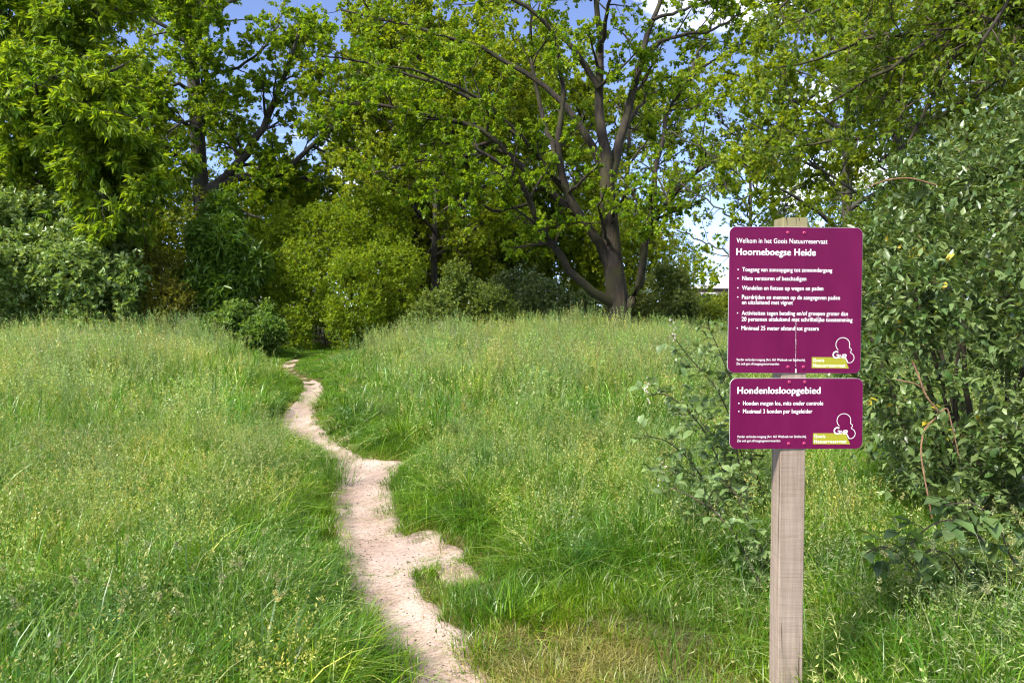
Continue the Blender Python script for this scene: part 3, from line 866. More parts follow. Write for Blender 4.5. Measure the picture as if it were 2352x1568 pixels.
PALE = [(0.12, 0.215, 0.045), (0.27, 0.36, 0.11)]
OLIVE = [(0.11, 0.13, 0.014), (0.21, 0.215, 0.028)]
DARK = [(0.03, 0.065, 0.014), (0.075, 0.12, 0.022)]
HAW = [(0.115, 0.205, 0.010), (0.25, 0.32, 0.018)]
SHR = [
 ("dogwood_shrub", "pale glossy-leaved shrub massed below the chestnut tree", [lump(-160,120,470,760,22,foot=True), lump(40,270,500,760,22.5,foot=True), lump(-140,90,410,600,23), lump(120,340,570,760,22,foot=True), lump(180,330,480,640,24), lump(20,200,430,560,23.8)], 5200, PALE, M_LEAF_GLOSS, 0.15, 0.085, 10, 0.5),
 ("hawthorn_shrub", "brownish olive shrub between the pale shrub and the chestnut sapling", [lump(160,340,520,740,24.5,foot=True), lump(260,440,540,770,24,foot=True), lump(330,450,620,770,23,foot=True)], 3400, OLIVE, M_LEAF, 0.075, 0.045, 12, 0.35),
 ("chestnut_sapling", "young chestnut with long fresh green leaves in front of the wood", [lump(430,560,500,600,24.5), lump(450,590,580,770,24.3,foot=True), lump(480,545,440,540,25), lump(520,610,560,660,24.6), lump(410,490,600,720,24.2)], 2300, [(0.08,0.17,0.016),(0.15,0.25,0.03)], M_LEAF_GLOSS, 0.26, 0.075, 9, 0.4),
 ("elder_shrub", "low dark-leaved shrub at the mouth of the path into the wood", [lump(560,650,715,800,21.8,foot=True), lump(500,590,690,790,22.5,foot=True), lump(590,640,690,780,22.6,foot=True), lump(450,540,720,790,22.0,foot=True)], 1900, [(0.07,0.15,0.025),(0.16,0.25,0.05)], M_LEAF, 0.11, 0.065, 9, 0.4),
 ("hawthorn_thicket", "yellow-green hawthorn thicket arching over the end of the path", [lump(600,760,560,790,26,foot=True), lump(720,900,560,770,26,foot=True), lump(800,985,520,770,27,foot=True), lump(640,840,470,640,28), lump(760,960,430,600,29), lump(560,700,480,700,28), lump(640,720,700,790,24.5,foot=True), lump(740,830,690,780,24.8,foot=True)], 7200, HAW, M_LEAF, 0.085, 0.052, 11, 0.4),
 ("hawthorn_shrub", "tall lime-green shrub standing behind the hawthorn thicket", [lump(640,830,380,640,33,foot=True), lump(540,700,430,700,33,foot=True)], 2400, LIME, M_LEAF, 0.12, 0.07, 10, 0.3),
 ("bramble_shrub", "arching shrub with pale tips between thicket and great oak", [lump(1000,1120,610,770,25.5,foot=True), lump(940,1060,670,780,24,foot=True), lump(1080,1180,650,770,25,foot=True)], 2600, [(0.08,0.14,0.02),(0.2,0.25,0.06)], M_LEAF, 0.09, 0.055, 10, 0.4),
 ("elder_shrub", "dark grey-green shrub close behind the foot of the great oak", [lump(1180,1330,640,780,27,foot=True), lump(1280,1400,660,780,26.5,foot=True), lump(1120,1260,600,760,29,foot=True)], 2800, [(0.06,0.11,0.03),(0.15,0.2,0.065)], M_LEAF_GLOSS, 0.11, 0.06, 10, 0.4),
 ("willow_shrub", "greyish willow shrub on the sign side of the great oak", [lump(1470,1590,600,770,28,foot=True), lump(1420,1500,660,780,27.5,foot=True), lump(1540,1610,660,770,28,foot=True)], 2400, [(0.10,0.15,0.04),(0.21,0.25,0.08)], M_LEAF, 0.10, 0.05, 11, 0.4),
 ("willow_shrub", "sunny yellow-green bush in the gap between oak and sign", [lump(1570,1670,690,770,33,foot=True), lump(1620,1720,670,770,36,foot=True)], 1500, [(0.12,0.18,0.02),(0.22,0.27,0.03)], M_LEAF, 0.12, 0.07, 9, 0.3),
 ("elder_shrub", "shady shrub under the leafy tree behind the sign", [lump(1900,2080,480,800,13,foot=True), lump(1760,1950,560,800,15,foot=True)], 2600, [(0.07,0.13,0.02),(0.16,0.22,0.03)], M_LEAF, 0.085, 0.05, 10, 0.3),
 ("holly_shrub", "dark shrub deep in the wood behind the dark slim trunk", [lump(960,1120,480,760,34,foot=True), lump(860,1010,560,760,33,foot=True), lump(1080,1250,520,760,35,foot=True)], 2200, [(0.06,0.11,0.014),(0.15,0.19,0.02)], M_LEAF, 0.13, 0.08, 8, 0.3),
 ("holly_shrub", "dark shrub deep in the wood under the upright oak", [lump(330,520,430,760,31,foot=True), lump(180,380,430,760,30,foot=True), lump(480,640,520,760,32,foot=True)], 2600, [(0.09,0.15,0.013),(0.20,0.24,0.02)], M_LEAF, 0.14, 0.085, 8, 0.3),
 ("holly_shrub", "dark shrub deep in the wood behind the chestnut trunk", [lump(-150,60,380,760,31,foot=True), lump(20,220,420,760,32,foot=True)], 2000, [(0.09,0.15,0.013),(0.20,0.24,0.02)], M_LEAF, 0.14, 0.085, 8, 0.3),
]
SHR_OBJ = {}
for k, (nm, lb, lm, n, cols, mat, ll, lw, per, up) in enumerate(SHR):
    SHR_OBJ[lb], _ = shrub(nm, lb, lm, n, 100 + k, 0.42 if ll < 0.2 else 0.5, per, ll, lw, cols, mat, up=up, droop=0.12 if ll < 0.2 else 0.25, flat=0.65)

# more of the same growth in the depth of the wood
DEEP = SHR_OBJ["tall lime-green shrub standing behind the hawthorn thicket"]
for (px, D, sc_, rot, lb) in (
        (-120, 36, 1.1, 40, "lime-green hazel shrub at the wood's outer end behind the pale glossy shrub"),
        (60, 37, 1.15, 130, "lime-green hazel shrub behind the chestnut trunk and its low boughs"),
        (230, 38, 1.1, 260, "lime-green hazel shrub behind the olive shrub"),
        (400, 37, 1.15, 10, "lime-green hazel shrub in the shade behind the upright oak trunk"),
        (560, 38, 1.2, 80, "lime-green hazel shrub behind the young chestnut"),
        (730, 39, 1.25, 200, "lime-green hazel shrub in the deep wood behind the path mouth"),
        (880, 37, 1.1, 300, "lime-green hazel shrub in the deep wood behind the hawthorn thicket"),
        (1010, 38, 1.2, 150, "lime-green hazel shrub behind the dark slim trunk"),
        (1150, 38, 1.15, 30, "lime-green hazel shrub behind the arching shrub with pale tips"),
        (1290, 39, 1.2, 110, "lime-green hazel shrub behind the dark shrub at the great oak foot"),
        (1420, 37, 1.0, 220, "lime-green hazel shrub straight behind the great oak trunk"),
        (1520, 42, 0.75, 340, "lime-green hazel shrub small behind the greyish willow"),
        (1790, 30, 0.8, 60, "lime-green hazel shrub low behind the leafy tree over the sign post"),
        (1980, 27, 0.95, 180, "lime-green hazel shrub behind the shady shrub beyond the sign"),
        (2170, 26, 1.0, 290, "lime-green hazel shrub far behind the privet thicket"),
        (2360, 25, 1.0, 20, "lime-green hazel shrub behind the privet thicket where limbs arch over"),
        ):
    copy_tree(DEEP, "hazel_shrub", px, D, sc_, rot, lb)
for o in list(bpy.data.objects):
    if o.name.startswith("hazel_shrub"): o["group"] = "shrubs deep in the wood"; o["category"] = "shrub"

# woods that close the view far behind
def far_wood():
    rng = np.random.default_rng(77)
    parts = []
    for k in range(30):
        a = -0.85 + 1.7 * (k + rng.random()) / 30
        D = rng.uniform(58, 75)
        x = a * D
        hgt = rng.uniform(5, 9) if not (0.2 < a < 0.34) else rng.uniform(1.6, 2.6)
        c = np.array([x, D, hgt * 0.5]); r = np.array([rng.uniform(3, 5), 3, hgt * 0.55])
        p, nr = lump_points([(c, r)], 200, rng, 0.3)
        T = sprigs(p, nr, rng, 1.0)
        parts.append(twig_leaves(T, rng, 6, 0.36, 0.24, [np.array([0.05, 0.09, 0.014]) * rng.uniform(0.8, 1.5), np.array([0.12, 0.17, 0.02]) * rng.uniform(0.8, 1.3)], flat=0.6))
    tag(link("far_wood", np_mesh("far_wood", *join_geo(parts)), M_LEAF), "far-off belt of woodland closing the view behind the trees", "woodland", kind="stuff")
far_wood()
NT['over'] = overhang_tree()

# ------------------------------------------------------------------ the thicket beside the sign, and brambles
def thicket():
    D = 4.6
    lumps = [((3.15, 4.9, 1.15), (1.05, 1.0, 1.25)), ((3.95, 4.9, 1.9), (1.25, 1.1, 1.15)), ((4.6, 5.2, 2.7), (1.2, 1.1, 1.0)),
             ((2.75, 5.2, 1.45), (0.65, 0.8, 0.75)), ((3.3, 4.1, 0.55), (0.75, 0.7, 0.7)), ((4.3, 4.3, 0.9), (1.2, 0.9, 1.2)),
             ((3.5, 5.6, 2.0), (0.8, 0.9, 0.75))]
    cols = [(0.06, 0.12, 0.028), (0.165, 0.225, 0.075)]
    root, T = shrub("privet_bush", "dense dark-green privet thicket with pointed leaves crowding up beside the sign", lumps, 16000, 201, 0.20, 6, 0.060, 0.028,
                 cols, M_LEAF_NEAR, up=0.35, droop=0.05, flat=0.78, along=0.8, stems=26, near=True, inner=0.3, cat="bush")
    rng = np.random.default_rng(202)
    # flower-bud sprays, yellowed leaves
    vis = T[(T[:, -1, 1] < 5.4)]
    sel = vis[rng.integers(0, len(vis), 1500)]
    g = twig_leaves(sel, rng, 9, 0.012, 0.010, [(0.20, 0.18, 0.06), (0.36, 0.32, 0.16)], t0=0.75, up=0.5)
    tag(link("flower_buds", np_mesh("flower_buds", *g), M_LEAF_NEAR, root), kind="stuff")
    lt = vis[(vis[:, -1, 0] < 2.75)]
    sel = lt[rng.integers(0, len(lt), 30)]
    g = twig_leaves(sel, rng, 2, 0.05, 0.03, [(0.30, 0.24, 0.02), (0.42, 0.34, 0.03)], t0=0.6, tv=LEAF_V, tf=LEAF_F)
    tag(link("yellow_leaves", np_mesh("yellow_leaves", *g), M_LEAF_NEAR, root), kind="stuff")
    d = np.linalg.norm(T[:, -1] - np.array([0, 0, 1.6]), axis=1)
    vis = T[(T[:, -1, 0] / T[:, -1, 1] < 0.72) & (T[:, -1, 2] > 0.45)]
    dd = np.linalg.norm(vis[:, -1] - np.array([0, 0, 1.6]), axis=1)
    leaf_parts(root, vis[np.argsort(dd)[:900]][rng.permutation(min(900, len(vis)))], rng, 300, 0.064, cols, 0.5, 0.15)
    # tan dead canes hanging at the front of the thicket
    inv = None
    for pts, r0, r1, dd in (([(2096, 830), (2110, 862), (2128, 915), (2163, 948), (2120, 985), (2114, 1040), (2126, 1110), (2141, 1190)], 0.0048, 0.0036, 3.55),
                        ([(2160, 945), (2176, 935), (2190, 990), (2202, 1045)], 0.0035, 0.002, 3.6),
                        ([(2060, 872), (2100, 880), (2128, 896)], 0.004, 0.003, 3.6)):
        P = resample(poly(dd, pts), 24)[None]
        v, f = tube_geo(P, [r0], [r1], 6)
        link("dead_cane", np_mesh("dead_cane", v, f, smooth=True), M_TAN, root)
    P = resample(poly(4.3, [(2150, 425), (2090, 408), (2040, 412), (1985, 432)]), 14)[None]
    v, f = tube_geo(P, [0.006], [0.003], 5)
    link("dead_cane", np_mesh("dead_cane", v, f, smooth=True), M_TAN, root)
thicket()

def bramble(name, label, base, canes, seed, size, cols, nleaf=3, flowers=True, bulk=150):
    rng = np.random.default_rng(seed)
    root = empty(name, base)
    tag(root, label, "bramble")
    inv = Matrix.Translation(-Vector(root.location))
    fl = []
    CP = np.array([resample(c, 22) for c in canes])
    side, _, _ = sprout(CP, np.full(len(CP), 0.004), np.full(len(CP), 0.002), rng, 24.0, 0.05, 0.2, K=4, up=0.2)
    side = side[rng.permutation(len(side))[:max(8, bulk // 5)]]
    v, f = tube_geo(side, np.full(len(side), 0.002), np.full(len(side), 0.001), 3)
    tag(link("twigs", np_mesh("twigs", v, f), M_TWIG, root), kind="stuff")
    g = twig_leaves(side, rng, 5, size * 0.8, size * 0.55, cols, t0=0.5, tv=LEAF_V, tf=LEAF_F, flat=0.75)
    tag(link("foliage", np_mesh("foliage", *g), M_LEAF_NEAR, root), kind="stuff")
    for ci, c in enumerate(canes):
        P = resample(c, 22)
        v, f = tube_geo(P[None], [0.006], [0.0025], 6)
        link("cane", np_mesh("cane", v, f, smooth=True), M_TWIG, root)
        for k in range(4, 22, 1):
            if rng.random() < 0.3: continue
            tan = unit(P[min(k + 1, 21)] - P[k - 1])
            perp = rng.normal(size=3); perp[2] = abs(perp[2]) * 0.4; perp = unit(perp - perp.dot(tan) * tan)
            tip = P[k] + perp * rng.uniform(0.04, 0.09) + tan * 0.02
            v, f = tube_geo(np.stack([P[k], (P[k] + tip) / 2 + [0, 0, 0.008], tip])[None], [0.0018], [0.001], 4)
            link("leaf_stalk", np_mesh("leaf_stalk", v, f), M_TWIG, root)
            for a in (-1.1, 0, 1.1):
                dd = perp * math.cos(a) + np.cross([0, 0, 1], perp) * math.sin(a) + tan * 0.15 + np.array([0, 0, -0.25])
                kk = int(rng.integers(0, 4))
                cc = np.array(cols[0]) * (1 - kk / 3) + np.array(cols[1]) * kk / 3
                place_leaf(root, tip, dd, unit(np.array([0, 0, 1.0]) + rng.normal(size=3) * 0.3), size * rng.uniform(0.75, 1.25) * (1.15 if a == 0 else 0.9), leaf_mesh((seed, kk), cc, 0.72), inv)
        if flowers and ci % 2 == 0:
            t = P[-1]; 
            for q in range(14):
                fl.append(t + rng.normal(size=3) * np.array([0.012, 0.012, 0.03]) + np.array([0, 0, 0.01 * q * 0.6]))
    if fl:
        fl = np.array(fl)
        n = len(fl)
        g = leaf_geo(np.repeat(fl, 3, 0), rng.normal(size=(3 * n, 3)), rng.normal(size=(3 * n, 3)), np.full(3 * n, 0.012), np.full(3 * n, 0.009), np.tile([[0.62, 0.52, 0.50]], (3 * n, 1)))
        tag(link("flower_buds", np_mesh("flower_buds", *g), M_LEAF_NEAR, root), kind="stuff")

def cane(p0, D0, pts, D1):
    n = len(pts)
    return [p0] + [at(px, py, D0 + (D1 - D0) * (k + 1) / n) for k, (px, py) in enumerate(pts)]
BR = [(0.10, 0.17, 0.05), (0.19, 0.27, 0.09)]
def gp(px, py):
    g = on_ground(px, py); return np.array([g[0], g[1], 0.0])
b0 = np.array([1.62, 4.9, 0.0])
bramble("bramble_bush", "bramble with three-part leaves and pinkish buds leaning out beside the upper sign panel", b0, [
    cane(b0 + [0.1, 0, 0], 4.9, [(1700, 1080), (1680, 960), (1640, 880), (1590, 830), (1545, 770)], 4.5),
    cane(b0 + [0.2, 0, 0], 4.9, [(1720, 1050), (1700, 930), (1670, 850), (1650, 800), (1625, 745)], 4.7),
    cane(b0, 4.9, [(1660, 1080), (1620, 990), (1570, 930), (1520, 900), (1490, 910)], 4.4),
    cane(b0 + [-0.1, 0, 0], 4.8, [(1630, 1120), (1580, 1050), (1530, 1010), (1480, 1000)], 4.3),
    cane(b0 + [0.15, 0.1, 0], 5.0, [(1690, 1100), (1650, 1010), (1600, 960), (1560, 950)], 4.9),
    cane(b0 + [0.2, 0.1, 0], 5.0, [(1700, 1040), (1690, 960), (1675, 900), (1660, 870)], 4.8),
    cane(b0 + [0.05, -0.1, 0], 4.7, [(1650, 1140), (1600, 1090), (1560, 1080), (1520, 1100)], 4.4),
], 301, 0.066, BR, bulk=1100)
b1 = np.array([1.35, 3.7, 0.0])
bramble("bramble_runner", "single low bramble runner creeping through the grass beside the post", b1 , [
    cane(b1, 3.7, [(1690, 1230), (1640, 1170), (1580, 1135), (1545, 1120)], 4.0),
    cane(b1 + [0.1, 0.1, 0], 3.8, [(1720, 1200), (1690, 1130), (1650, 1100)], 4.0)], 302, 0.06, BR, flowers=False)
b2 = np.array([2.35, 3.6, 0.0])
bramble("bramble_bush", "broad-leaved bramble at the dark foot of the thicket among brome grass", b2, [
    cane(b2 + [0.3, 0, 0], 3.6, [(2300, 1330), (2260, 1240), (2200, 1190), (2140, 1200), (2090, 1250)], 3.2),
    cane(b2 + [0.4, 0, 0], 3.6, [(2320, 1280), (2290, 1190), (2230, 1150), (2170, 1160)], 3.3),
    cane(b2, 3.6, [(2130, 1330), (2080, 1280), (2030, 1250), (1990, 1270)], 3.3),
    cane(b2 + [0.2, 0, 0], 3.6, [(2220, 1330), (2180, 1270), (2130, 1260), (2090, 1310)], 3.2)], 303, 0.085, [(0.06, 0.12, 0.03), (0.13, 0.2, 0.06)], flowers=False)

# ------------------------------------------------------------------ signpost
def panel_mat():
    m, n, l, p, out = new_mat("purple_panel")
    t = n.new("ShaderNodeTexCoord")
    mpn = n.new("ShaderNodeMapping"); mpn.inputs['Scale'].default_value = (6, 6, 2)
    nz = n.new("ShaderNodeTexNoise"); nz.inputs['Scale'].default_value = 2.5; nz.inputs['Detail'].default_value = 6
    rp = n.new("ShaderNodeValToRGB")
    rp.color_ramp.elements[0].color = (0.092, 0.0022, 0.038, 1); rp.color_ramp.elements[0].position = 0.3
    rp.color_ramp.elements[1].color = (0.115, 0.004, 0.047, 1); rp.color_ramp.elements[1].position = 0.7
    l.new(t.outputs['Object'], mpn.inputs['Vector']); l.new(mpn.outputs['Vector'], nz.inputs['Vector'])
    l.new(nz.outputs['Fac'], rp.inputs['Fac']); l.new(rp.outputs['Color'], p.inputs['Base Color'])
    r2 = n.new("ShaderNodeMapRange"); r2.inputs['To Min'].default_value = 0.28; r2.inputs['To Max'].default_value = 0.5
    l.new(nz.outputs['Fac'], r2.inputs['Value']); l.new(r2.outputs['Result'], p.inputs['Roughness'])
    p.inputs['Specular IOR Level'].default_value = 0.16
    return m
def plain(name, col, rough=0.5, metal=0.0, spec=0.5):
    m, n, l, p, out = new_mat(name)
    p.inputs['Base Color'].default_value = (*col, 1); p.inputs['Roughness'].default_value = rough
    p.inputs['Metallic'].default_value = metal; p.inputs['Specular IOR Level'].default_value = spec
    return m
def post_mat():
    m, n, l, p, out = new_mat("weathered_post")
    t = n.new("ShaderNodeTexCoord")
    def noise(scale, sc3, detail=6, rough=0.6):
        mpn = n.new("ShaderNodeMapping"); mpn.inputs['Scale'].default_value = sc3
        z = n.new("ShaderNodeTexNoise"); z.inputs['Scale'].default_value = scale; z.inputs['Detail'].default_value = detail; z.inputs['Roughness'].default_value = rough
        l.new(t.outputs['Object'], mpn.inputs['Vector']); l.new(mpn.outputs['Vector'], z.inputs['Vector'])
        return z.outputs['Fac']
    def ramp(fac, p0, c0, p1, c1):
        r = n.new("ShaderNodeValToRGB")
        r.color_ramp.elements[0].position = p0; r.color_ramp.elements[0].color = (*c0, 1)
        r.color_ramp.elements[1].position = p1; r.color_ramp.elements[1].color = (*c1, 1)
        l.new(fac, r.inputs['Fac']); return r.outputs['Color']
    def mul(a, b):
        x = n.new("ShaderNodeMix"); x.data_type = 'RGBA'; x.blend_type = 'MULTIPLY'; x.inputs['Factor'].default_value = 1
        l.new(a, x.inputs['A']); l.new(b, x.inputs['B']); return x.outputs['Result']
    grain = noise(18, (4, 4, 0.16), 8, 0.65)
    c = ramp(grain, 0.3, (0.195, 0.148, 0.115), 0.7, (0.335, 0.268, 0.215))
    saw = noise(150, (0.05, 0.05, 1.6), 3, 0.7)
    c = mul(c, ramp(saw, 0.34, (0.84, 0.83, 0.82), 0.55, (1.04, 1.04, 1.04)))
    crack = noise(26, (2.2, 2.2, 0.07), 3, 0.5)
    c = mul(c, ramp(crack, 0.30, (0.20, 0.165, 0.14), 0.36, (1, 1, 1)))
    blot = noise(5, (1, 1, 0.5), 5, 0.6)
    c = mul(c, ramp(blot, 0.3, (0.72, 0.70, 0.66), 0.6, (1.0, 1.0, 1.0)))
    # algae near the top end
    sx = n.new("ShaderNodeSeparateXYZ"); l.new(t.outputs['Object'], sx.inputs[0])
    mr_ = n.new("ShaderNodeMapRange"); mr_.inputs['From Min'].default_value = 1.72; mr_.inputs['From Max'].default_value = 1.93
    l.new(sx.outputs['Z'], mr_.inputs['Value'])
    mm_ = n.new("ShaderNodeMath"); mm_.operation = 'MULTIPLY'; l.new(mr_.outputs['Result'], mm_.inputs[0])
    mb = n.new("ShaderNodeMapRange"); mb.inputs['From Min'].default_value = 0.25; mb.inputs['From Max'].default_value = 0.55; l.new(blot, mb.inputs['Value'])
    l.new(mb.outputs['Result'], mm_.inputs[1])
    xm = n.new("ShaderNodeMix"); xm.data_type = 'RGBA'; xm.inputs['B'].default_value = (0.20, 0.185, 0.085, 1)
    l.new(mm_.outputs[0], xm.inputs['Factor']); l.new(c, xm.inputs['A'])
    l.new(xm.outputs['Result'], p.inputs['Base Color'])
    p.inputs['Roughness'].default_value = 0.85; p.inputs['Specular IOR Level'].default_value = 0.2
    bp = n.new("ShaderNodeBump"); bp.inputs['Strength'].default_value = 0.35; bp.inputs['Distance'].default_value = 0.002
    l.new(saw, bp.inputs['Height']); l.new(bp.outputs['Normal'], p.inputs['Normal'])
    return m

M_PURPLE = panel_mat()
M_EDGE = plain("panel_edge", (0.42, 0.42, 0.43), 0.45, 0.3)
M_WHITE = plain("white_print", (0.80, 0.79, 0.78), 0.5)
M_OLIVE = plain("lime_print", (0.27, 0.26, 0.01), 0.5)
M_SCREW = plain("painted_screw", (0.36, 0.025, 0.10), 0.28)
M_HOLE = plain("screw_socket", (0.03, 0.005, 0.012), 0.6)
M_POST = post_mat()

def signpost():
    DP = 2.645
    a = at(1795.5, 700, DP); b = at(1853.5, 700, DP)
    w = b[0] - a[0]
    top = at(1820, 498, DP)[2]
    base = ((a[0] + b[0]) / 2, DP + w / 2, 0.0)
    root = empty("signpost", base)
    tag(root, "square weathered wooden post carrying two purple rule panels with white lettering", "signpost")
    # post: bevelled square section, ragged saw-cut top, very slight lean
    bv = 0.003
    prof = [(-w/2+bv, -w/2), (w/2-bv, -w/2), (w/2, -w/2+bv), (w/2, w/2-bv), (w/2-bv, w/2), (-w/2+bv, w/2), (-w/2, w/2-bv), (-w/2, -w/2+bv)]
    rng = np.random.default_rng(8)
    V, Fq = [], []
    zs = list(np.linspace(-0.35, top - 0.002, 40))
    for z in zs:
        lean = (z - 1.3) * 0.0045
        wob = 0.0006 * math.sin(z * 9)
        for (x, y) in prof:
            V.append((base[0] + x + lean + wob, base[1] + y, z))
    n = len(prof)
    for i in range(len(zs) - 1):
        for k in range(n):
            Fq.append((i*n+k, i*n+(k+1) % n, (i+1)*n+(k+1) % n, (i+1)*n+k))
    me = bpy.data.meshes.new("post")
    top_i = (len(zs) - 1) * n
    me.from_pydata([tuple(v) for v in V], [], Fq + [tuple(top_i + k for k in range(n))])
    post = link("post", me, M_POST, root)
    # drying cracks in the end of the post: thin wedges let into the front face
    for (px, py0, py1, wd) in ((1806, 499, 519, 1.2), (1835, 500, 512, 1.0), (1828, 499, 519, 0.7)):
        p0 = at(px - wd, py0, DP - 0.0006); p1 = at(px + wd * 3, py1, DP - 0.0006); q0 = at(px + wd, py0, DP - 0.0006)
        m2 = bpy.data.meshes.new("crack")
        dy = (0, 0.0004, 0)
        m2.from_pydata([tuple(p0), tuple(q0), tuple(p1), tuple(p0 + dy), tuple(q0 + dy), tuple(p1 + dy)], [], [(0, 1, 2), (5, 4, 3), (0, 2, 5, 3), (1, 4, 5, 2), (0, 3, 4, 1)])
        link("crack", m2, M_HOLE, post)

    def panel(x0, x1, y0, y1, D, roll, yaw, label, lines, screws, ldx, ldy, scratch):
        cx, cy = (x0 + x1) / 2, (y0 + y1) / 2
        c = at(cx, cy, D); k = D / F
        cr, sr, cyw, syw = math.cos(roll), math.sin(roll), math.cos(yaw), math.sin(yaw)
        def loc(px, py, out):           # picture offset on the panel -> place, out = metres in front of the face
            u = (px - cx) * k; v = -(py - cy) * k
            u, v = u * cr + v * sr, -u * sr + v * cr
            return (c[0] + u * cyw + out * syw * -1, c[1] + u * syw - out * cyw, c[2] + v)
        rad = 15.0
        out = []
        for (ox, oy, a0) in ((x1 - rad, y0 + rad, 0), (x0 + rad, y0 + rad, 90), (x0 + rad, y1 - rad, 180), (x1 - rad, y1 - rad, 270)):
            for q in range(9):
                an = R(a0 + q * 11.25)
                out.append((ox + rad * math.cos(an), oy - rad * math.sin(an)))
        nn = len(out)
        ins = [(cx + (px - cx) * (1 - 0.9 / (x1 - x0)), cy + (py - cy) * (1 - 0.9 / (y1 - y0))) for px, py in out]
        V = [loc(px, py, 0.0) for px, py in ins] + [loc(px, py, -0.0006) for px, py in out] + [loc(px, py, -0.0035) for px, py in out]
        Fc = [tuple(range(nn - 1, -1, -1))[::-1]] + [(i, nn + i, nn + (i + 1) % nn, (i + 1) % nn) for i in range(nn)] \
            + [(nn + i, 2 * nn + i, 2 * nn + (i + 1) % nn, nn + (i + 1) % nn) for i in range(nn)] + [tuple(range(2 * nn, 3 * nn))[::-1]]
        me = bpy.data.meshes.new("sign_panel")
        me.from_pydata(V, [], Fc)
        me.materials.append(M_PURPLE); me.materials.append(M_EDGE)
        for pi, pf in enumerate(me.polygons): pf.material_index = 0 if pi == 0 else 1
        pan = link("sign_panel", me, None, root)
        pan["label"] = label
        for (txt, tx0, tx1, base_y, cap, bold) in lines:
            cu = bpy.data.curves.new("text", 'FONT')
            cu.body = txt; cu.size = 1.0; cu.resolution_u = 3; cu.space_character = 1.04
            ob = bpy.data.objects.new("text", cu); COL.objects.link(ob)
            bpy.context.view_layer.update()
            me = bpy.data.meshes.new_from_object(ob.evaluated_get(bpy.context.evaluated_depsgraph_get()))
            bpy.data.objects.remove(ob)
            vs = np.array([v.co for v in me.vertices])
            fs = [tuple(p_.vertices) for p_ in me.polygons]
            bpy.data.meshes.remove(me)
            xa, xb = vs[:, 0].min(), vs[:, 0].max()
            shifts = (0.0,) if bold <= 0 else (-bold, 0.0, bold)      # bolder weight: the same outline struck three times
            V, Fq = [], []
            for q_, sh in enumerate(shifts):
                o_ = len(V)
                V += [loc(tx0 + (q[0] - xa + sh) / (xb - xa) * (tx1 - tx0), base_y - (q[1] + sh * 0.35) / 0.70 * cap, 0.0007 + 0.00004 * q_) for q in vs]
                Fq += [tuple(o_ + i_ for i_ in f_) for f_ in fs]
            me = bpy.data.meshes.new("lettering")
            me.from_pydata(V, [], Fq)
            me.materials.append(M_WHITE)
            link("lettering", me, None, pan)
        # bullets
        for (bx, by) in [(tx0 - 11 + 1.2, by_ - cap_ * 0.45) for (t_, tx0, _, by_, cap_, _) in lines if t_ in BUL]:
            V = [loc(bx + 1.5 * math.cos(q * math.pi / 5), by + 1.5 * math.sin(q * math.pi / 5), 0.0007) for q in range(10)]
            me = bpy.data.meshes.new("bullet"); me.from_pydata(V, [], [tuple(range(10))[::-1]])
            link("bullet", me, M_WHITE, pan)
        # emblem: lime block, cloud-tree outline, three letters
        V = [loc(px + ldx, py + ldy, 0.0005) for px, py in ((1867, 819.6), (1867, 845.0), (1954, 845.6), (1943, 819.8))]
        me = bpy.data.meshes.new("emblem_block"); me.from_pydata(V, [], [(0, 1, 2, 3)])
        link("emblem_block", me, M_OLIVE, pan)
        def arc(ox, oy, r, a0, a1, n=22):
            return [(ox + r * math.cos(R(a0 + (a1 - a0) * q / n)), oy - r * math.sin(R(a0 + (a1 - a0) * q / n))) for q in range(n + 1)]
        line = arc(1938.7, 790.6, 16.2, 230, -22) + arc(1955.0, 802.6, 3.9, 85, -75, 8) + arc(1953.8, 820.7, 11.6, 72, -105)
        L = np.array(line); T = np.gradient(L, axis=0); T /= np.linalg.norm(T, axis=1, keepdims=True); Nn = np.stack([-T[:, 1], T[:, 0]], 1)
        V = [loc(*(q + s * 0.55 * nn_ + [ldx, ldy]), 0.0008) for q, nn_ in zip(L, Nn) for s in (-1, 1)]
        me = bpy.data.meshes.new("emblem_outline")
        me.from_pydata(V, [], [(2*i, 2*i+1, 2*i+3, 2*i+2) for i in range(len(L) - 1)])
        link("emblem_outline", me, M_WHITE, pan)
        def stroke(pts, wd):
            L = np.array(pts, float); T = np.gradient(L, axis=0); T /= np.linalg.norm(T, axis=1, keepdims=True); Nn = np.stack([-T[:, 1], T[:, 0]], 1)
            V = [loc(*(q + s * wd / 2 * nn_ + [ldx, ldy]), 0.0011) for q, nn_ in zip(L, Nn) for s in (-1, 1)]
            me = bpy.data.meshes.new("emblem_letter"); me.from_pydata(V, [], [(2*i, 2*i+1, 2*i+3, 2*i+2) for i in range(len(L) - 1)])
            link("emblem_letter", me, M_WHITE, pan)
        stroke(arc(1923.6, 814.0, 7.2, 52, 318, 16) + [(1929.5, 814.6), (1924.5, 814.6)], 3.0)
        stroke([(1932.2, 822.6), (1932.2, 813.6), (1938.6, 822.0), (1938.6, 812.8)], 2.0)
        stroke([(1941.2, 822.6), (1941.2, 813.2), (1945.5, 813.2), (1947.2, 815.5), (1945.5, 818.0), (1942.4, 818.2), (1944.5, 819.5), (1951.0, 832.0)], 2.2)
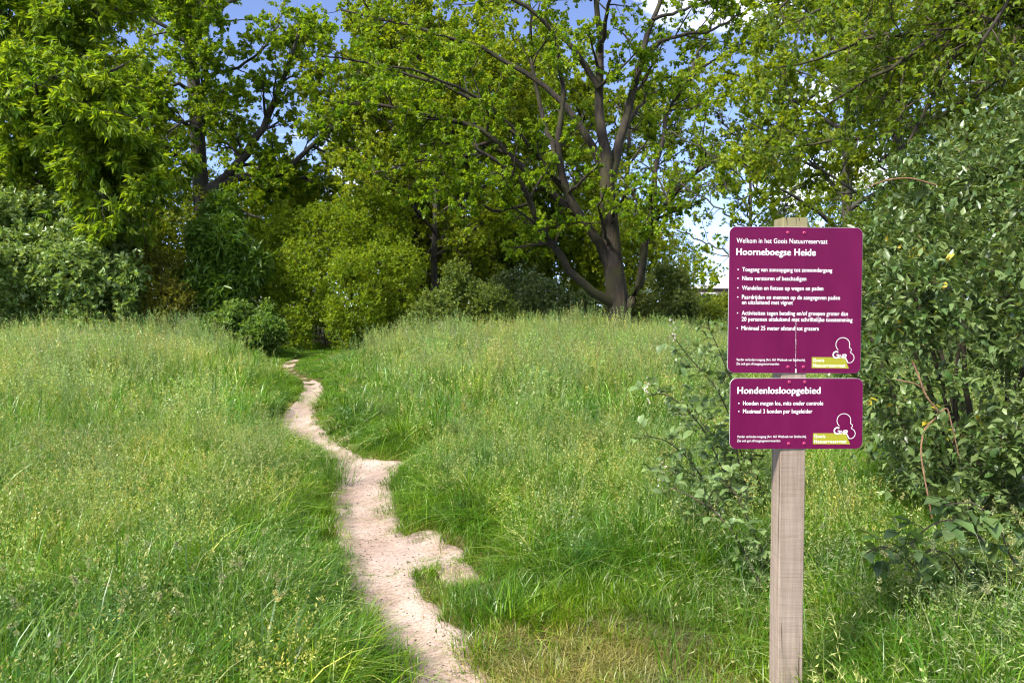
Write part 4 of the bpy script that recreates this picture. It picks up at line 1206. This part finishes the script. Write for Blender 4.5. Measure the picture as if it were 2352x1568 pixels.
        # dome-headed screws with a socket
        for (sx_, sy_) in screws:
            V, Fq = [], []
            S = 14
            prof = [(3.9, 0.0004), (3.5, 0.0022), (2.4, 0.0034), (1.25, 0.0037)]
            for (r, o_) in prof:
                for q in range(S):
                    V.append(loc(sx_ + r * math.cos(2 * math.pi * q / S), sy_ + r * math.sin(2 * math.pi * q / S), o_))
            for i in range(len(prof) - 1):
                for q in range(S):
                    Fq.append((i*S+q, (i+1)*S+q, (i+1)*S+(q+1) % S, i*S+(q+1) % S))
            V += [loc(sx_ + 1.25 * math.cos(2 * math.pi * q / S), sy_ + 1.25 * math.sin(2 * math.pi * q / S), 0.0012) for q in range(S)]
            j = len(prof) * S
            for q in range(S): Fq.append(((len(prof)-1)*S+q, j+q, j+(q+1) % S, (len(prof)-1)*S+(q+1) % S))
            Fq.append(tuple(range(j, j + S))[::-1])
            me = bpy.data.meshes.new("screw"); me.from_pydata(V, [], Fq)
            me.materials.append(M_SCREW); me.materials.append(M_HOLE)
            for pi, pf in enumerate(me.polygons):
                pf.use_smooth = pi < (len(prof) - 1) * S
                pf.material_index = 1 if pi >= (len(prof) - 1) * S else 0
            link("screw", me, None, pan)
        if scratch:
            rg = np.random.default_rng(4)
            V, Fq = [], []
            y = 731.0
            while y < 842:
                h = rg.uniform(0.8, 3.6); x = 1828.6 + (y - 731) * 0.012 + rg.normal() * 0.25; wd = rg.uniform(0.2, 0.6)
                i = len(V)
                V += [loc(x - wd, y, 0.0006), loc(x + wd, y, 0.0006), loc(x + wd * 0.7, y + h, 0.0006), loc(x - wd * 0.6, y + h, 0.0006)]
                Fq.append((i + 3, i + 2, i + 1, i)); y += h + rg.uniform(0.3, 2.2)
            i = len(V)
            V += [loc(1829.0, 846.5, 0.0006), loc(1831.4, 847, 0.0006), loc(1831.8, 856, 0.0006), loc(1828.6, 856, 0.0006)]
            Fq.append((i + 3, i + 2, i + 1, i))
            me = bpy.data.meshes.new("scratch"); me.from_pydata(V, [], Fq)
            link("scratch", me, M_WHITE, pan)

    BUL = {"Toegang van zonsopgang tot zonsondergang", "Niets verstoren of beschadigen", "Wandelen en fietsen op wegen en paden",
           "Paardrijden en mennen op de aangegeven paden", "Activiteiten tegen betaling en/of groepen groter dan",
           "Minimaal 25 meter afstand tot grazers", "Honden mogen los, mits onder controle", "Maximaal 3 honden per begeleider"}
    Bd, Sm = 0.012, 0.004
    up = [("Welkom in het Goois Natuurreservaat", 1689, 1899, 559.5, 11.2, 0.0),
          ("Hoorneboegse Heide", 1689, 1872, 587, 15.5, 0.026),
          ("Toegang van zonsopgang tot zonsondergang", 1703, 1911, 624.5, 9.6, Bd), ("Niets verstoren of beschadigen", 1703, 1851, 644.5, 9.6, Bd),
          ("Wandelen en fietsen op wegen en paden", 1703, 1891, 666.5, 9.6, Bd), ("Paardrijden en mennen op de aangegeven paden", 1703, 1930, 687.5, 9.6, Bd),
          ("en uitsluitend met vignet", 1703, 1821, 699.5, 9.6, Bd), ("Activiteiten tegen betaling en/of groepen groter dan", 1703, 1949, 724, 9.6, Bd),
          ("20 personen uitsluitend met schriftelijke toestemming", 1703, 1960, 738, 9.6, Bd), ("Minimaal 25 meter afstand tot grazers", 1703, 1882, 758.5, 9.6, Bd),
          ("Verder verboden toegang (Art. 461 Wetboek van Strafrecht).", 1692, 1852, 829, 5.6, Sm), ("Zie ook gnr.nl/toegangsvoorwaarden", 1692, 1791, 838.5, 5.6, Sm),
          ("Goois", 1870, 1896, 830.5, 8.2, 0.0), ("Natuurreservaat", 1870, 1946, 842.5, 8.2, 0.0)]
    lo = [("Hondenlosloopgebied", 1692, 1884, 903.5, 15.5, 0.026),
          ("Honden mogen los, mits onder controle", 1705, 1891, 930, 9.6, Bd), ("Maximaal 3 honden per begeleider", 1705, 1866, 948.5, 9.6, Bd),
          ("Verder verboden toegang (Art. 461 Wetboek van Strafrecht).", 1692, 1853, 1005, 5.6, Sm), ("Zie ook gnr.nl/toegangsvoorwaarden", 1692, 1792, 1014.5, 5.6, Sm),
          ("Goois", 1871, 1897, 1005.5, 8.2, 0.0), ("Natuurreservaat", 1871, 1947, 1017.5, 8.2, 0.0)]
    panel(1672, 1981, 522, 857, DP - 0.0045, R(0.45), R(1.5), "large purple panel with a long list of white rules and a lime emblem",
          up, [(1807, 535), (1845, 535), (1812, 843), (1848, 843)], 0, 0, True)
    panel(1674.5, 1984, 868, 1031, DP - 0.0045, R(0.2), R(1.5), "small purple panel headed by one bold white word about dogs off lead",
          lo, [(1812, 877), (1848, 877), (1812, 1019), (1848, 1018.5)], 1.3, 175, False)
signpost()

# ------------------------------------------------------------------ small flat-roofed house far beyond the oak
def house():
    D = 70.0
    a = at(1590, 655, D); x0 = a[0]; top = a[2]
    root = empty("house", (x0 + 5, D + 4, 0))
    tag(root, "small flat-roofed house with a white roof edge beyond the bushes", "house")
    def box(name, lo_, hi_, mat, parent):
        V = [(x, y, z) for z in (lo_[2], hi_[2]) for (x, y) in ((lo_[0], lo_[1]), (hi_[0], lo_[1]), (hi_[0], hi_[1]), (lo_[0], hi_[1]))]
        me = bpy.data.meshes.new(name)
        me.from_pydata(V, [], [(0,3,2,1),(4,5,6,7),(0,1,5,4),(1,2,6,5),(2,3,7,6),(3,0,4,7)])
        return link(name, me, mat, parent)
    w = plain("house_brick", (0.10, 0.075, 0.06), 0.9); wh = plain("house_white", (0.75, 0.75, 0.76), 0.6); gl_ = plain("house_glass", (0.02, 0.025, 0.03), 0.1)
    box("wall", (x0 + 0.2, D + 0.2, 0), (x0 + 9.8, D + 7.8, top - 0.3), w, root)
    box("roof", (x0, D, top - 0.3), (x0 + 10, D + 8, top + 0.02), wh, root)
    for k in range(4):
        f = box("window", (x0 + 0.8 + 2.3 * k, D + 0.12, 1.0), (x0 + 2.4 + 2.3 * k, D + 0.22, top - 0.7), wh, root)
        box("pane", (x0 + 0.9 + 2.3 * k, D + 0.08, 1.1), (x0 + 2.3 + 2.3 * k, D + 0.13, top - 0.8), gl_, f)
house()

# ------------------------------------------------------------------ meadow
def blades(rng, n, rad, h0, h1, lean, width, cols, K=4, droop=0.0, basez=-0.02, tipcol=None):
    ang = rng.uniform(0, 2 * math.pi, n); rr = rad * np.sqrt(rng.random(n))
    base = np.stack([np.cos(ang) * rr, np.sin(ang) * rr, np.full(n, basez)], 1)
    la = ang + rng.normal(0, 0.9, n)
    h = rng.uniform(h0, h1, n)
    le = np.abs(rng.normal(lean, lean * 0.5, n))
    dv = np.stack([np.cos(la), np.sin(la), np.zeros(n)], 1)
    tw = la + math.pi / 2 + rng.normal(0, 0.5, n)
    sd = np.stack([np.cos(tw), np.sin(tw), np.zeros(n)], 1)
    t = np.linspace(0, 1, K)
    dr = droop * rng.uniform(0.3, 1.4, n)
    hor = le[:, None] * h[:, None] * t[None] ** 2
    ver = h[:, None] * (t[None] - (0.18 * le[:, None] + dr[:, None]) * t[None] ** 3)
    P = base[:, None] + dv[:, None] * hor[..., None]; P[..., 2] += ver
    wd = width * rng.uniform(0.6, 1.3, n)[:, None] * (1 - 0.94 * t[None] ** 1.6) / 2
    V = np.stack([P - sd[:, None] * wd[..., None], P + sd[:, None] * wd[..., None]], 2)
    i = np.arange(n * K * 2).reshape(n, K, 2)
    Fc = np.stack([i[:, :-1, 0], i[:, :-1, 1], i[:, 1:, 1], i[:, 1:, 0]], -1).reshape(-1, 4)
    cols = np.asarray(cols, float)
    mix = rng.random((n, 1)) ** 1.3
    c = (cols[0] * (1 - mix) + cols[1] * mix) * rng.uniform(0.75, 1.25, (n, 1))
    C = np.repeat(c[:, None], K, 1)
    if tipcol is not None:
        C = C * (1 - t[None, :, None] ** 2 * 0.6) + np.asarray(tipcol) * t[None, :, None] ** 2 * 0.6
    C = np.repeat(C.reshape(n * K, 1, 3), 2, 1).reshape(-1, 3)
    return V.reshape(-1, 3), Fc, C, P

def quadify(g):
    v, f, c = g
    if f.shape[1] == 3:          # kite as one folded quad
        f = f.reshape(-1, 2, 3); f = np.stack([f[:, 0, 0], f[:, 0, 1], f[:, 0, 2], f[:, 1, 2]], 1)
    return v, f, c

G1 = [(0.05, 0.145, 0.006), (0.165, 0.30, 0.012)]
G2 = [(0.05, 0.145, 0.008), (0.17, 0.30, 0.03)]
STRAW = [(0.30, 0.27, 0.09), (0.44, 0.40, 0.17)]
SEED = [(0.20, 0.29, 0.07), (0.38, 0.45, 0.18)]
PALEARC = [(0.27, 0.38, 0.11), (0.42, 0.50, 0.22)]  # pale bent blades; the whitish colour also paints in glints of light
def tuft_short(rng, wf=1.0):
    a = blades(rng, 60, 0.10, 0.05, 0.15, 0.55, 0.0055 * wf, G1, 3, 0.15)[:3]
    b = blades(rng, 7, 0.10, 0.03, 0.10, 0.9, 0.0045 * wf, STRAW, 3)[:3]
    return join_geo([a, b])
def tuft_medium(rng, wf=1.0):
    a = blades(rng, 42, 0.11, 0.14, 0.36, 0.55, 0.0066 * wf, G1, 4, 0.25)[:3]
    b = blades(rng, 18, 0.10, 0.16, 0.40, 1.1, 0.0074 * wf, G2, 5, 0.6)[:3]
    c = blades(rng, 3, 0.10, 0.1, 0.3, 0.8, 0.005 * wf, STRAW, 4, 0.3)[:3]
    d = blades(rng, 5, 0.11, 0.20, 0.42, 1.2, 0.0075 * wf, PALEARC, 6, 0.8)[:3]
    return join_geo([a, b, c, d])
def tuft_tall(rng, wf=1.0):
    a = blades(rng, 24, 0.12, 0.30, 0.62, 0.38, 0.0078 * wf, G2, 5, 0.15)[:3]
    b = blades(rng, 16, 0.11, 0.30, 0.60, 1.0, 0.0088 * wf, G2, 6, 0.6)[:3]
    c = blades(rng, 14, 0.12, 0.2, 0.45, 0.6, 0.0066 * wf, G1, 4, 0.25)[:3]
    d = blades(rng, 5, 0.12, 0.35, 0.60, 1.1, 0.0085 * wf, PALEARC, 6, 0.8)[:3]
    return join_geo([a, b, c, d])
def tuft_poa(rng, wf=1.0):
    v, f, c, P = blades(rng, 8, 0.13, 0.30, 0.52, 0.3, 0.0028 * wf, [(0.12, 0.20, 0.04), (0.22, 0.27, 0.08)], 5, 0.1)
    h = heads(rng, P, 16, 0.60, 0.013 * wf, 0.0055 * wf, [(0.20, 0.29, 0.05), (0.40, 0.46, 0.17)], 0.9, 0.1, 0.034)
    b = blades(rng, 24, 0.11, 0.14, 0.34, 0.7, 0.0066 * wf, G1, 4, 0.3)[:3]
    return join_geo([(v, f, c), h, b])
def heads(rng, P, per, t0, length, width, cols, out=0.7, droop=0.2, spread=0.02):
    n = len(P)
    idx = np.repeat(np.arange(n), per)
    t = t0 + (1 - t0) * rng.random(len(idx))
    K = P.shape[1]; f = t * (K - 1) * 0.9999; i = f.astype(int); fr = (f - i)[:, None]
    pos = P[idx, i] * (1 - fr) + P[idx, i + 1] * fr
    tan = unit(P[idx, i + 1] - P[idx, i])
    pr = unit(rng.normal(size=(len(idx), 3)))
    sp2 = spread * (1.15 - (t - t0) / (1 - t0))
    pos = pos + pr * (sp2 * rng.random(len(idx)))[:, None]
    d = unit(tan + out * pr + np.array([0, 0, -droop]))
    m = rng.random((len(idx), 1))
    cols = np.asarray(cols)
    c = (cols[0] * (1 - m) + cols[1] * m) * rng.uniform(0.8, 1.2, (len(idx), 1))
    s = rng.uniform(0.7, 1.3, len(idx))
    return quadify(leaf_geo(pos, d, pr + np.array([0.1, 0.2, 0.3]), length * s, width * s, c))
def tuft_seed(rng, wf=1.0):
    v, f, c, P = blades(rng, 10, 0.16, 0.62, 1.0, 0.14, 0.0032 * wf, [(0.11, 0.19, 0.035), (0.20, 0.26, 0.07)], 6, 0.02)
    h = heads(rng, P, 22, 0.74, 0.014 * (0.6 + 0.4 * wf), 0.0062 * wf, SEED, 0.8, 0.1, 0.035)
    b = blades(rng, 14, 0.12, 0.3, 0.6, 0.5, 0.005 * wf, G2, 4, 0.15)[:3]
    return join_geo([(v, f, c), h, b])
def tuft_brome(rng, wf=1.0):
    v, f, c, P = blades(rng, 9, 0.10, 0.55, 0.85, 0.55, 0.0026 * wf, [(0.15, 0.19, 0.06), (0.25, 0.26, 0.10)], 8, 0.25)
    h = heads(rng, P, 11, 0.62, 0.030, 0.0036 * wf, [(0.25, 0.30, 0.11), (0.42, 0.42, 0.21)], 0.6, 0.55, 0.012)
    b = blades(rng, 16, 0.12, 0.3, 0.6, 0.7, 0.008 * wf, G2, 6, 0.3)[:3]
    return join_geo([(v, f, c), h, b])
def tuft_cock(rng, wf=1.0):
    v, f, c, P = blades(rng, 5, 0.12, 0.5, 0.8, 0.3, 0.003 * wf, [(0.12, 0.18, 0.05), (0.2, 0.24, 0.08)], 6, 0.05)
    parts = [(v, f, c)]
    for k in range(len(P)):
        for q in range(int(rng.integers(3, 6))):
            ctr = P[k, -1] + unit(rng.normal(size=3)) * rng.uniform(0.0, 0.022) + np.array([0, 0, -0.012 * q])
            n = 26
            pr = unit(rng.normal(size=(n, 3)))
            cc = np.array([(0.36, 0.35, 0.17)]) * rng.uniform(0.7, 1.25, (n, 1))
            parts.append(quadify(leaf_geo(ctr + pr * 0.004, pr, unit(rng.normal(size=(n, 3))), np.full(n, 0.009), np.full(n, 0.005), cc)))
    parts.append(blades(rng, 12, 0.1, 0.25, 0.5, 0.6, 0.006 * wf, G2, 5, 0.2)[:3])
    return join_geo(parts)
def tuft_broad(rng, wf=1.0):
    return blades(rng, 7, 0.08, 0.45, 0.8, 0.7, 0.017 * wf, [(0.07, 0.15, 0.04), (0.13, 0.22, 0.08)], 8, 0.25)[:3]
def tuft_straw(rng, wf=1.0):
    a = blades(rng, 46, 0.13, 0.02, 0.08, 1.8, 0.0032 * wf, STRAW, 3)[:3]
    b = blades(rng, 22, 0.12, 0.03, 0.10, 0.6, 0.0036 * wf, [(0.16, 0.19, 0.03), (0.24, 0.24, 0.05)], 3)[:3]
    return join_geo([a, b])

def grass_field(name, label, maker, pts, scale, tint, seed, wf=1.0, variants=5, quarter=False):
    """one stuff object: tufts set out on given points by geometry nodes"""
    rng = np.random.default_rng(seed)
    coll = bpy.data.collections.new(name + "_tufts")
    for k in range(variants):
        me = np_mesh(name + "_tuft", *maker(rng, wf)); me.materials.append(M_GRASS)
        coll.objects.link(bpy.data.objects.new(name + "_tuft", me))
    n = len(pts)
    me = bpy.data.meshes.new(name)
    me.vertices.add(n); me.vertices.foreach_set("co", np.ascontiguousarray(pts, np.float32).ravel())
    def attr(nm, ty, data, key):
        a = me.attributes.new(nm, ty, 'POINT'); a.data.foreach_set(key, np.ascontiguousarray(data).ravel())
    hs_ = np.ones(n) if quarter else np.maximum(scale, 0.75)
    attr("scl", 'FLOAT_VECTOR', np.stack([hs_, hs_, scale], 1).astype(np.float32), "vector")
    tl = 0.03 if quarter else 0.10
    ra = rng.integers(0, 4, n) * math.pi / 2 + rng.normal(0, 0.12, n) if quarter else rng.uniform(0, 6.283, n)
    attr("rot", 'FLOAT_VECTOR', np.stack([rng.normal(0, tl, n), rng.normal(0, tl, n), ra], 1).astype(np.float32), "vector")
    attr("pick", 'INT', rng.integers(0, variants, n).astype(np.int32), "value")
    t4 = np.ones((n, 4), np.float32); t4[:, :3] = tint
    attr("tint", 'FLOAT_COLOR', t4, "color")
    o = link(name, me, None)
    tag(o, label, "grass", kind="stuff")
    ng = bpy.data.node_groups.new(name, 'GeometryNodeTree')
    ng.interface.new_socket("Geometry", in_out='INPUT', socket_type='NodeSocketGeometry')
    ng.interface.new_socket("Geometry", in_out='OUTPUT', socket_type='NodeSocketGeometry')
    N, Lk = ng.nodes, ng.links
    gi = N.new("NodeGroupInput"); go = N.new("NodeGroupOutput")
    ci = N.new("GeometryNodeCollectionInfo"); ci.inputs['Collection'].default_value = coll
    ci.inputs['Separate Children'].default_value = True; ci.inputs['Reset Children'].default_value = True
    iop = N.new("GeometryNodeInstanceOnPoints"); iop.inputs['Pick Instance'].default_value = True
    def named(nm, ty):
        a = N.new("GeometryNodeInputNamedAttribute"); a.data_type = ty; a.inputs['Name'].default_value = nm
        return a.outputs['Attribute']
    Lk.new(gi.outputs[0], iop.inputs['Points']); Lk.new(ci.outputs[0], iop.inputs['Instance'])
    Lk.new(named("pick", 'INT'), iop.inputs['Instance Index'])
    e2r = N.new("FunctionNodeEulerToRotation"); Lk.new(named("rot", 'FLOAT_VECTOR'), e2r.inputs[0])
    Lk.new(e2r.outputs[0], iop.inputs['Rotation'])
    Lk.new(named("scl", 'FLOAT_VECTOR'), iop.inputs['Scale'])
    Lk.new(iop.outputs[0], go.inputs[0])
    md = o.modifiers.new("tufts", 'NODES'); md.node_group = ng
    return n

def sample_field(rng, y0, y1, dens, margin=1.6, k=0.74):
    """random points in the strip of meadow the photograph sees (and a bit beside it)"""
    area = (y1 - y0) * (k * (y0 + y1) + 2 * margin)
    n = int(area * dens)
    ym = np.sqrt(rng.uniform(0, 1, n) * (y1 ** 2 - y0 ** 2) + y0 ** 2) if y0 > 4 else rng.uniform(y0, y1, n)
    x = rng.uniform(-1, 1, n) * (k * ym + margin)
    return x, ym

def patch_maker(mix, size, n):
    """a square sod of n tufts; mix: list of (maker, share)"""
    def make(rng, wf):
        pool = []
        for mk, sh in mix:
            pool += [mk(rng, wf) for _ in range(max(2, int(round(8 * sh))))]
        g = int(math.ceil(math.sqrt(n)))
        parts = []
        for k in range(n):
            v, f, c = pool[int(rng.integers(0, len(pool)))]
            a = rng.uniform(0, 6.283); s = rng.uniform(0.72, 1.28); ca, sa = math.cos(a) * max(s, .9), math.sin(a) * max(s, .9)
            ox = ((k % g) + rng.uniform(0, 1)) / g * size - size / 2; oy = ((k // g) + rng.uniform(0, 1)) / g * size - size / 2
            w = np.stack([v[:, 0] * ca - v[:, 1] * sa + ox, v[:, 0] * sa + v[:, 1] * ca + oy, v[:, 2] * s], 1)
            parts.append((w, f, c * np.array([rng.uniform(0.8, 1.3), rng.uniform(0.88, 1.12), rng.uniform(0.7, 1.3)])))
        return join_geo(parts)
    return make

def meadow():
    rng = np.random.default_rng(900)
    stats = {}
    dry_c = on_ground(1400, 1545)
    def height(x, y, d):
        f1 = fbm(x, y, np.random.default_rng(61), 3, 0.9)
        h = 0.11 + 0.24 * smooth(0.03, 0.95, d)
        h = h + 0.28 * smooth(6, 13, y) * smooth(0.6, 2.4, d) + 0.12 * smooth(15, 20, y) * smooth(1.0, 2.6, d)
        h = h + np.where(x < -0.9, 0.03, 0) * smooth(0.2, 0.8, d)
        lawn = smooth(1.0, 0.5, np.hypot((x - 0.75) / 0.9, (y - 3.2) / 1.15))       # trodden lawn beside the path before the sign
        h = h * (1 - 0.72 * lawn)
        verge = smooth(1.0, 0.4, np.hypot((x + 2.6) / 1.5, (y - 10.5) / 4.0))       # low verge inside the bend
        h = h * (1 - 0.35 * verge)
        h = h * (1 - 0.55 * smooth(0.75, 0.3, np.hypot(x + 0.1, y - 4.25)))          # low turf round the spur
        h = h * (1 - 0.5 * smooth(2.4, 1.2, np.abs(x + 5.3)) * smooth(13, 15.5, y))
        mouth = smooth(18, 21, y) * smooth(2.8, 1.0, np.abs(x + 5.9))
        h = h * (1 - 0.75 * mouth)
        return h * (1 + 0.2 * f1), lawn, mouth
    def tints(x, y, d, lawn, near):
        tint = np.ones((len(x), 3)) * rng.uniform(0.9, 1.1, (len(x), 1))
        warm = np.clip(0.75 * lawn + near * 0.45 * smooth(0.22, 0.02, d), 0, 1)[:, None]
        return tint * (1 + warm * np.array([[0.6, 0.2, 0.1]]))
    SODS = [("tall_grass", "tall grass with pale flower heads at the back of the meadow before the trees", [(tuft_tall, .6), (tuft_seed, .4)], 0.95, 34, 1.8, 0.66),
            ("meadow_grass", "green meadow grass halfway back along the path", [(tuft_medium, .6), (tuft_tall, .25), (tuft_poa, .15)], 0.95, 44, 1.7, 0.34),
            ("tall_grass", "long arching grass in the nearer meadow standing away from the path", [(tuft_tall, .4), (tuft_medium, .4), (tuft_poa, .2)], 0.55, 34, 1.0, 0.46),
            ("meadow_grass", "knee-high green grass nearest the sandy path", [(tuft_medium, .8), (tuft_poa, .2)], 0.55, 38, 1.0, 0.32)]
    acc = {k: [] for k in range(len(SODS))}
    small = []
    for (y0, y1, cell, dens, far) in ((1.4, 8.0, 0.45, 150, 0), (8.0, 26.0, 0.8, 60, 1)):
        xs = np.arange(-(0.74 * y1 + 2), 0.74 * y1 + 2, cell); ys = np.arange(y0, y1, cell)
        X, Y = np.meshgrid(xs + cell / 2, ys + cell / 2)
        X, Y = X.ravel(), Y.ravel()
        k = np.abs(X) < 0.74 * Y + 1.8
        X, Y = X[k], Y[k]
        hc = cell / 2
        dmin = np.min([path_sd(X + a_ * hc, Y + b_ * hc) for a_ in (-1, 0, 1) for b_ in (-1, 0, 1)], axis=0)
        dc = path_sd(X, Y)
        h, lawn, mouth = height(X, Y, dc)
        full = (dmin > 0.14) & (lawn < 0.15) & (h > 0.2)
        full &= ~((X > 2.5) & (Y > 3.9) & (Y < 7))
        x = X[full] + rng.uniform(-.12, .12, full.sum()) * cell; y = Y[full] + rng.uniform(-.12, .12, full.sum()) * cell
        hh = h[full]; d = dc[full]
        cls = np.where(hh + rng.normal(0, 0.04, len(hh)) > (0.46 if far else 0.40), 0, 1) + (0 if far else 2)
        for c in np.unique(cls):
            q = cls == c
            s_ = np.clip(hh[q] / SODS[c][6], 0.55, 1.6)
            acc[c].append((x[q], y[q], ground_z(x[q], y[q]), s_, tints(x[q], y[q], d[q], lawn[full][q], 0)))
        # loose tufts where the sods would spill over the path, and on the trodden lawn
        cx, cy = X[~full], Y[~full]
        n = int(len(cx) * cell * cell * dens)
        j = rng.integers(0, len(cx), n)
        x = cx[j] + rng.uniform(-.55, .55, n) * cell; y = cy[j] + rng.uniform(-.55, .55, n) * cell
        d = path_sd(x, y)
        h, lawn, mouth = height(x, y, d)
        dd = np.hypot((x - dry_c[0]) / 0.5, (y - dry_c[1]) / 0.4)
        keep = (d > 0.03 * rng.random(n)) & ~((dd < 1) & (rng.random(n) < 0.85)) & ~((x > 2.6) & (y > 3.9) & (y < 7) & (rng.random(n) < 0.75))
        x, y, d, h, lawn = x[keep], y[keep], d[keep], h[keep], lawn[keep]
        small.append((x, y, ground_z(x, y, d), h, tints(x, y, d, lawn, 1), np.full(len(x), far)))
    for c, lst in acc.items():
        if not lst: continue
        x, y, z, s_, tint = (np.concatenate([q[i] for q in lst]) for i in range(5))
        nm, lb, mix, size, n, wf, nom = SODS[c]
        stats[lb[:18]] = grass_field(nm, lb, patch_maker(mix, size, n), np.stack([x, y, z], 1), s_, tint, 40 + c, wf, 4, quarter=True)
    x, y, z, h, tint, far = (np.concatenate([q[i] for q in small]) for i in range(6))
    P3 = np.stack([x, y, z], 1)
    sh = h + rng.normal(0, 0.03, len(h)) < 0.20
    for nm, lb, mk, wf, sel, nom in (("short_grass", "short green grass along the near edges of the path and trodden verge", tuft_short, 1.0, sh & (far == 0), 0.12),
                                ("short_grass", "low soft grass beside the far winding part of the path", tuft_short, 2.0, sh & (far == 1), 0.12),
                                ("edge_grass", "grass tufts fringing the nearer path", tuft_medium, 1.0, ~sh & (far == 0), 0.32),
                                ("edge_grass", "grass tufts fringing the far winding path", tuft_medium, 1.8, ~sh & (far == 1), 0.32)):
        stats[lb[:20]] = grass_field(nm, lb, mk, P3[sel], np.clip(h[sel] / nom, 0.5, 1.5) * rng.uniform(0.85, 1.15, sel.sum()), tint[sel], len(lb), wf)
    # ---- flowering grasses
    def scatter(n_or_d, mask, y0, y1):
        x, y = sample_field(rng, y0, y1, n_or_d)
        d = path_sd(x, y)
        k = mask(x, y, d)
        x, y, d = x[k], y[k], d[k]
        return np.stack([x, y, ground_z(x, y, d)], 1)
    pn = lambda x, y: fbm(x, y, np.random.default_rng(81), 3, 0.8)
    pts = np.concatenate([
        scatter(3.0, lambda x, y, d: (d > 1.0) & (pn(x, y) > 0) & ~((np.abs(x + 5.9) < 2.2) & (y > 17.5)), 12, 25),
        scatter(5, lambda x, y, d: (d > 0.9) & (pn(x, y) > 0.0) & (y > 6.5), 6, 12)])
    n = len(pts)
    gold = np.where(pts[:, :1] < -5.5, 1.0, 0.35) * smooth(10, 17, pts[:, 1])[:, None]
    tint = (1 + gold * np.array([[0.25, 0.15, 0.0]])) * rng.uniform(0.8, 1.2, (n, 1))
    stats['seed'] = grass_field("seeding_grass", "pale flowering grass heads hazing the back of the meadow", tuft_seed, pts, rng.uniform(0.75, 1.1, n), tint, 5, 1.9, 6)
    pts = scatter(7, lambda x, y, d: (d > 0.5) & (pn(x, y) > -0.25), 4.0, 9)
    n = len(pts)
    stats['seed2'] = grass_field("seeding_grass", "thin pale grass panicles standing through the nearer meadow", tuft_seed, pts, rng.uniform(0.5, 0.75, n), rng.uniform(0.8, 1.1, (n, 1)) * np.ones((1, 3)), 6, 1.0, 5)
    lp = on_ground(430, 1130)
    pts = np.concatenate([
        scatter(34, lambda x, y, d: (x > 0.95) & (x < 2.7) & (y < 3.75) & (np.hypot(x - 1.06, y - 2.69) > 0.13) & (rng.random(len(x)) < 0.8), 2.2, 3.8),
        scatter(16, lambda x, y, d: np.hypot((x - lp[0]) / 1.5, (y - lp[1]) / 1.1) < 1, 4, 9),
        scatter(2.0, lambda x, y, d: (d > 0.6), 2.6, 8)])
    n = len(pts)
    stats['brome'] = grass_field("brome_grass", "brome grass with drooping pale spikelets round the post and in the meadow", tuft_brome, pts, rng.uniform(0.6, 0.95, n), rng.uniform(0.85, 1.15, (n, 1)) * np.ones((1, 3)), 7, 1.0, 6)
    pts = scatter(2.2, lambda x, y, d: (d > 0.5) & ((x < -0.8) | (x > 1.0)), 2.6, 9)
    n = len(pts)
    stats['cock'] = grass_field("cocksfoot_grass", "cocksfoot grass with knobbly cream flower heads among the meadow", tuft_cock, pts, rng.uniform(0.6, 0.9, n), rng.uniform(0.9, 1.2, (n, 1)) * np.ones((1, 3)), 8, 1.0, 5)
    pts = scatter(1.6, lambda x, y, d: (d > 0.45) & ~((x > -0.3) & (x < 1.3) & (y < 4.2)), 2.6, 8)
    n = len(pts)
    stats['broad'] = grass_field("broad_grass", "scattered broad blue-green grass blades rising out of the meadow", tuft_broad, pts, rng.uniform(0.5, 0.8, n), rng.uniform(0.8, 1.1, (n, 1)) * np.ones((1, 3)), 9, 1.0, 5)
    pts = np.concatenate([
        scatter(170, lambda x, y, d: (np.hypot((x - dry_c[0]) / 0.6, (y - dry_c[1]) / 0.5) < 1) & (d > 0.02), 2.4, 4.4),
        scatter(30, lambda x, y, d: (d > 0.0) & (d < 0.16), 2.4, 16)])
    fr = scatter(90, lambda x, y, d: (d > -0.07) & (d < 0.02) & (fbm(x, y, np.random.default_rng(15), 2, 6.0) > 0.05), 2.3, 12)
    stats['fringe'] = grass_field("short_grass", "tiny grass tufts creeping from the verge onto the sandy path", tuft_short, fr, rng.uniform(0.3, 0.7, len(fr)), rng.uniform(0.9, 1.2, (len(fr), 1)) * np.array([[1.2, 1.05, 1.0]]), 12, 0.9, 4)
    n = len(pts)
    stats['straw'] = grass_field("dry_straw", "dry straw-coloured grass in the bald patch and along the path edge", tuft_straw, pts, rng.uniform(0.8, 1.2, n), rng.uniform(0.8, 1.15, (n, 1)) * np.ones((1, 3)), 10, 1.1, 4)
    return stats
print("GRASS", meadow(), "TREES", NT)
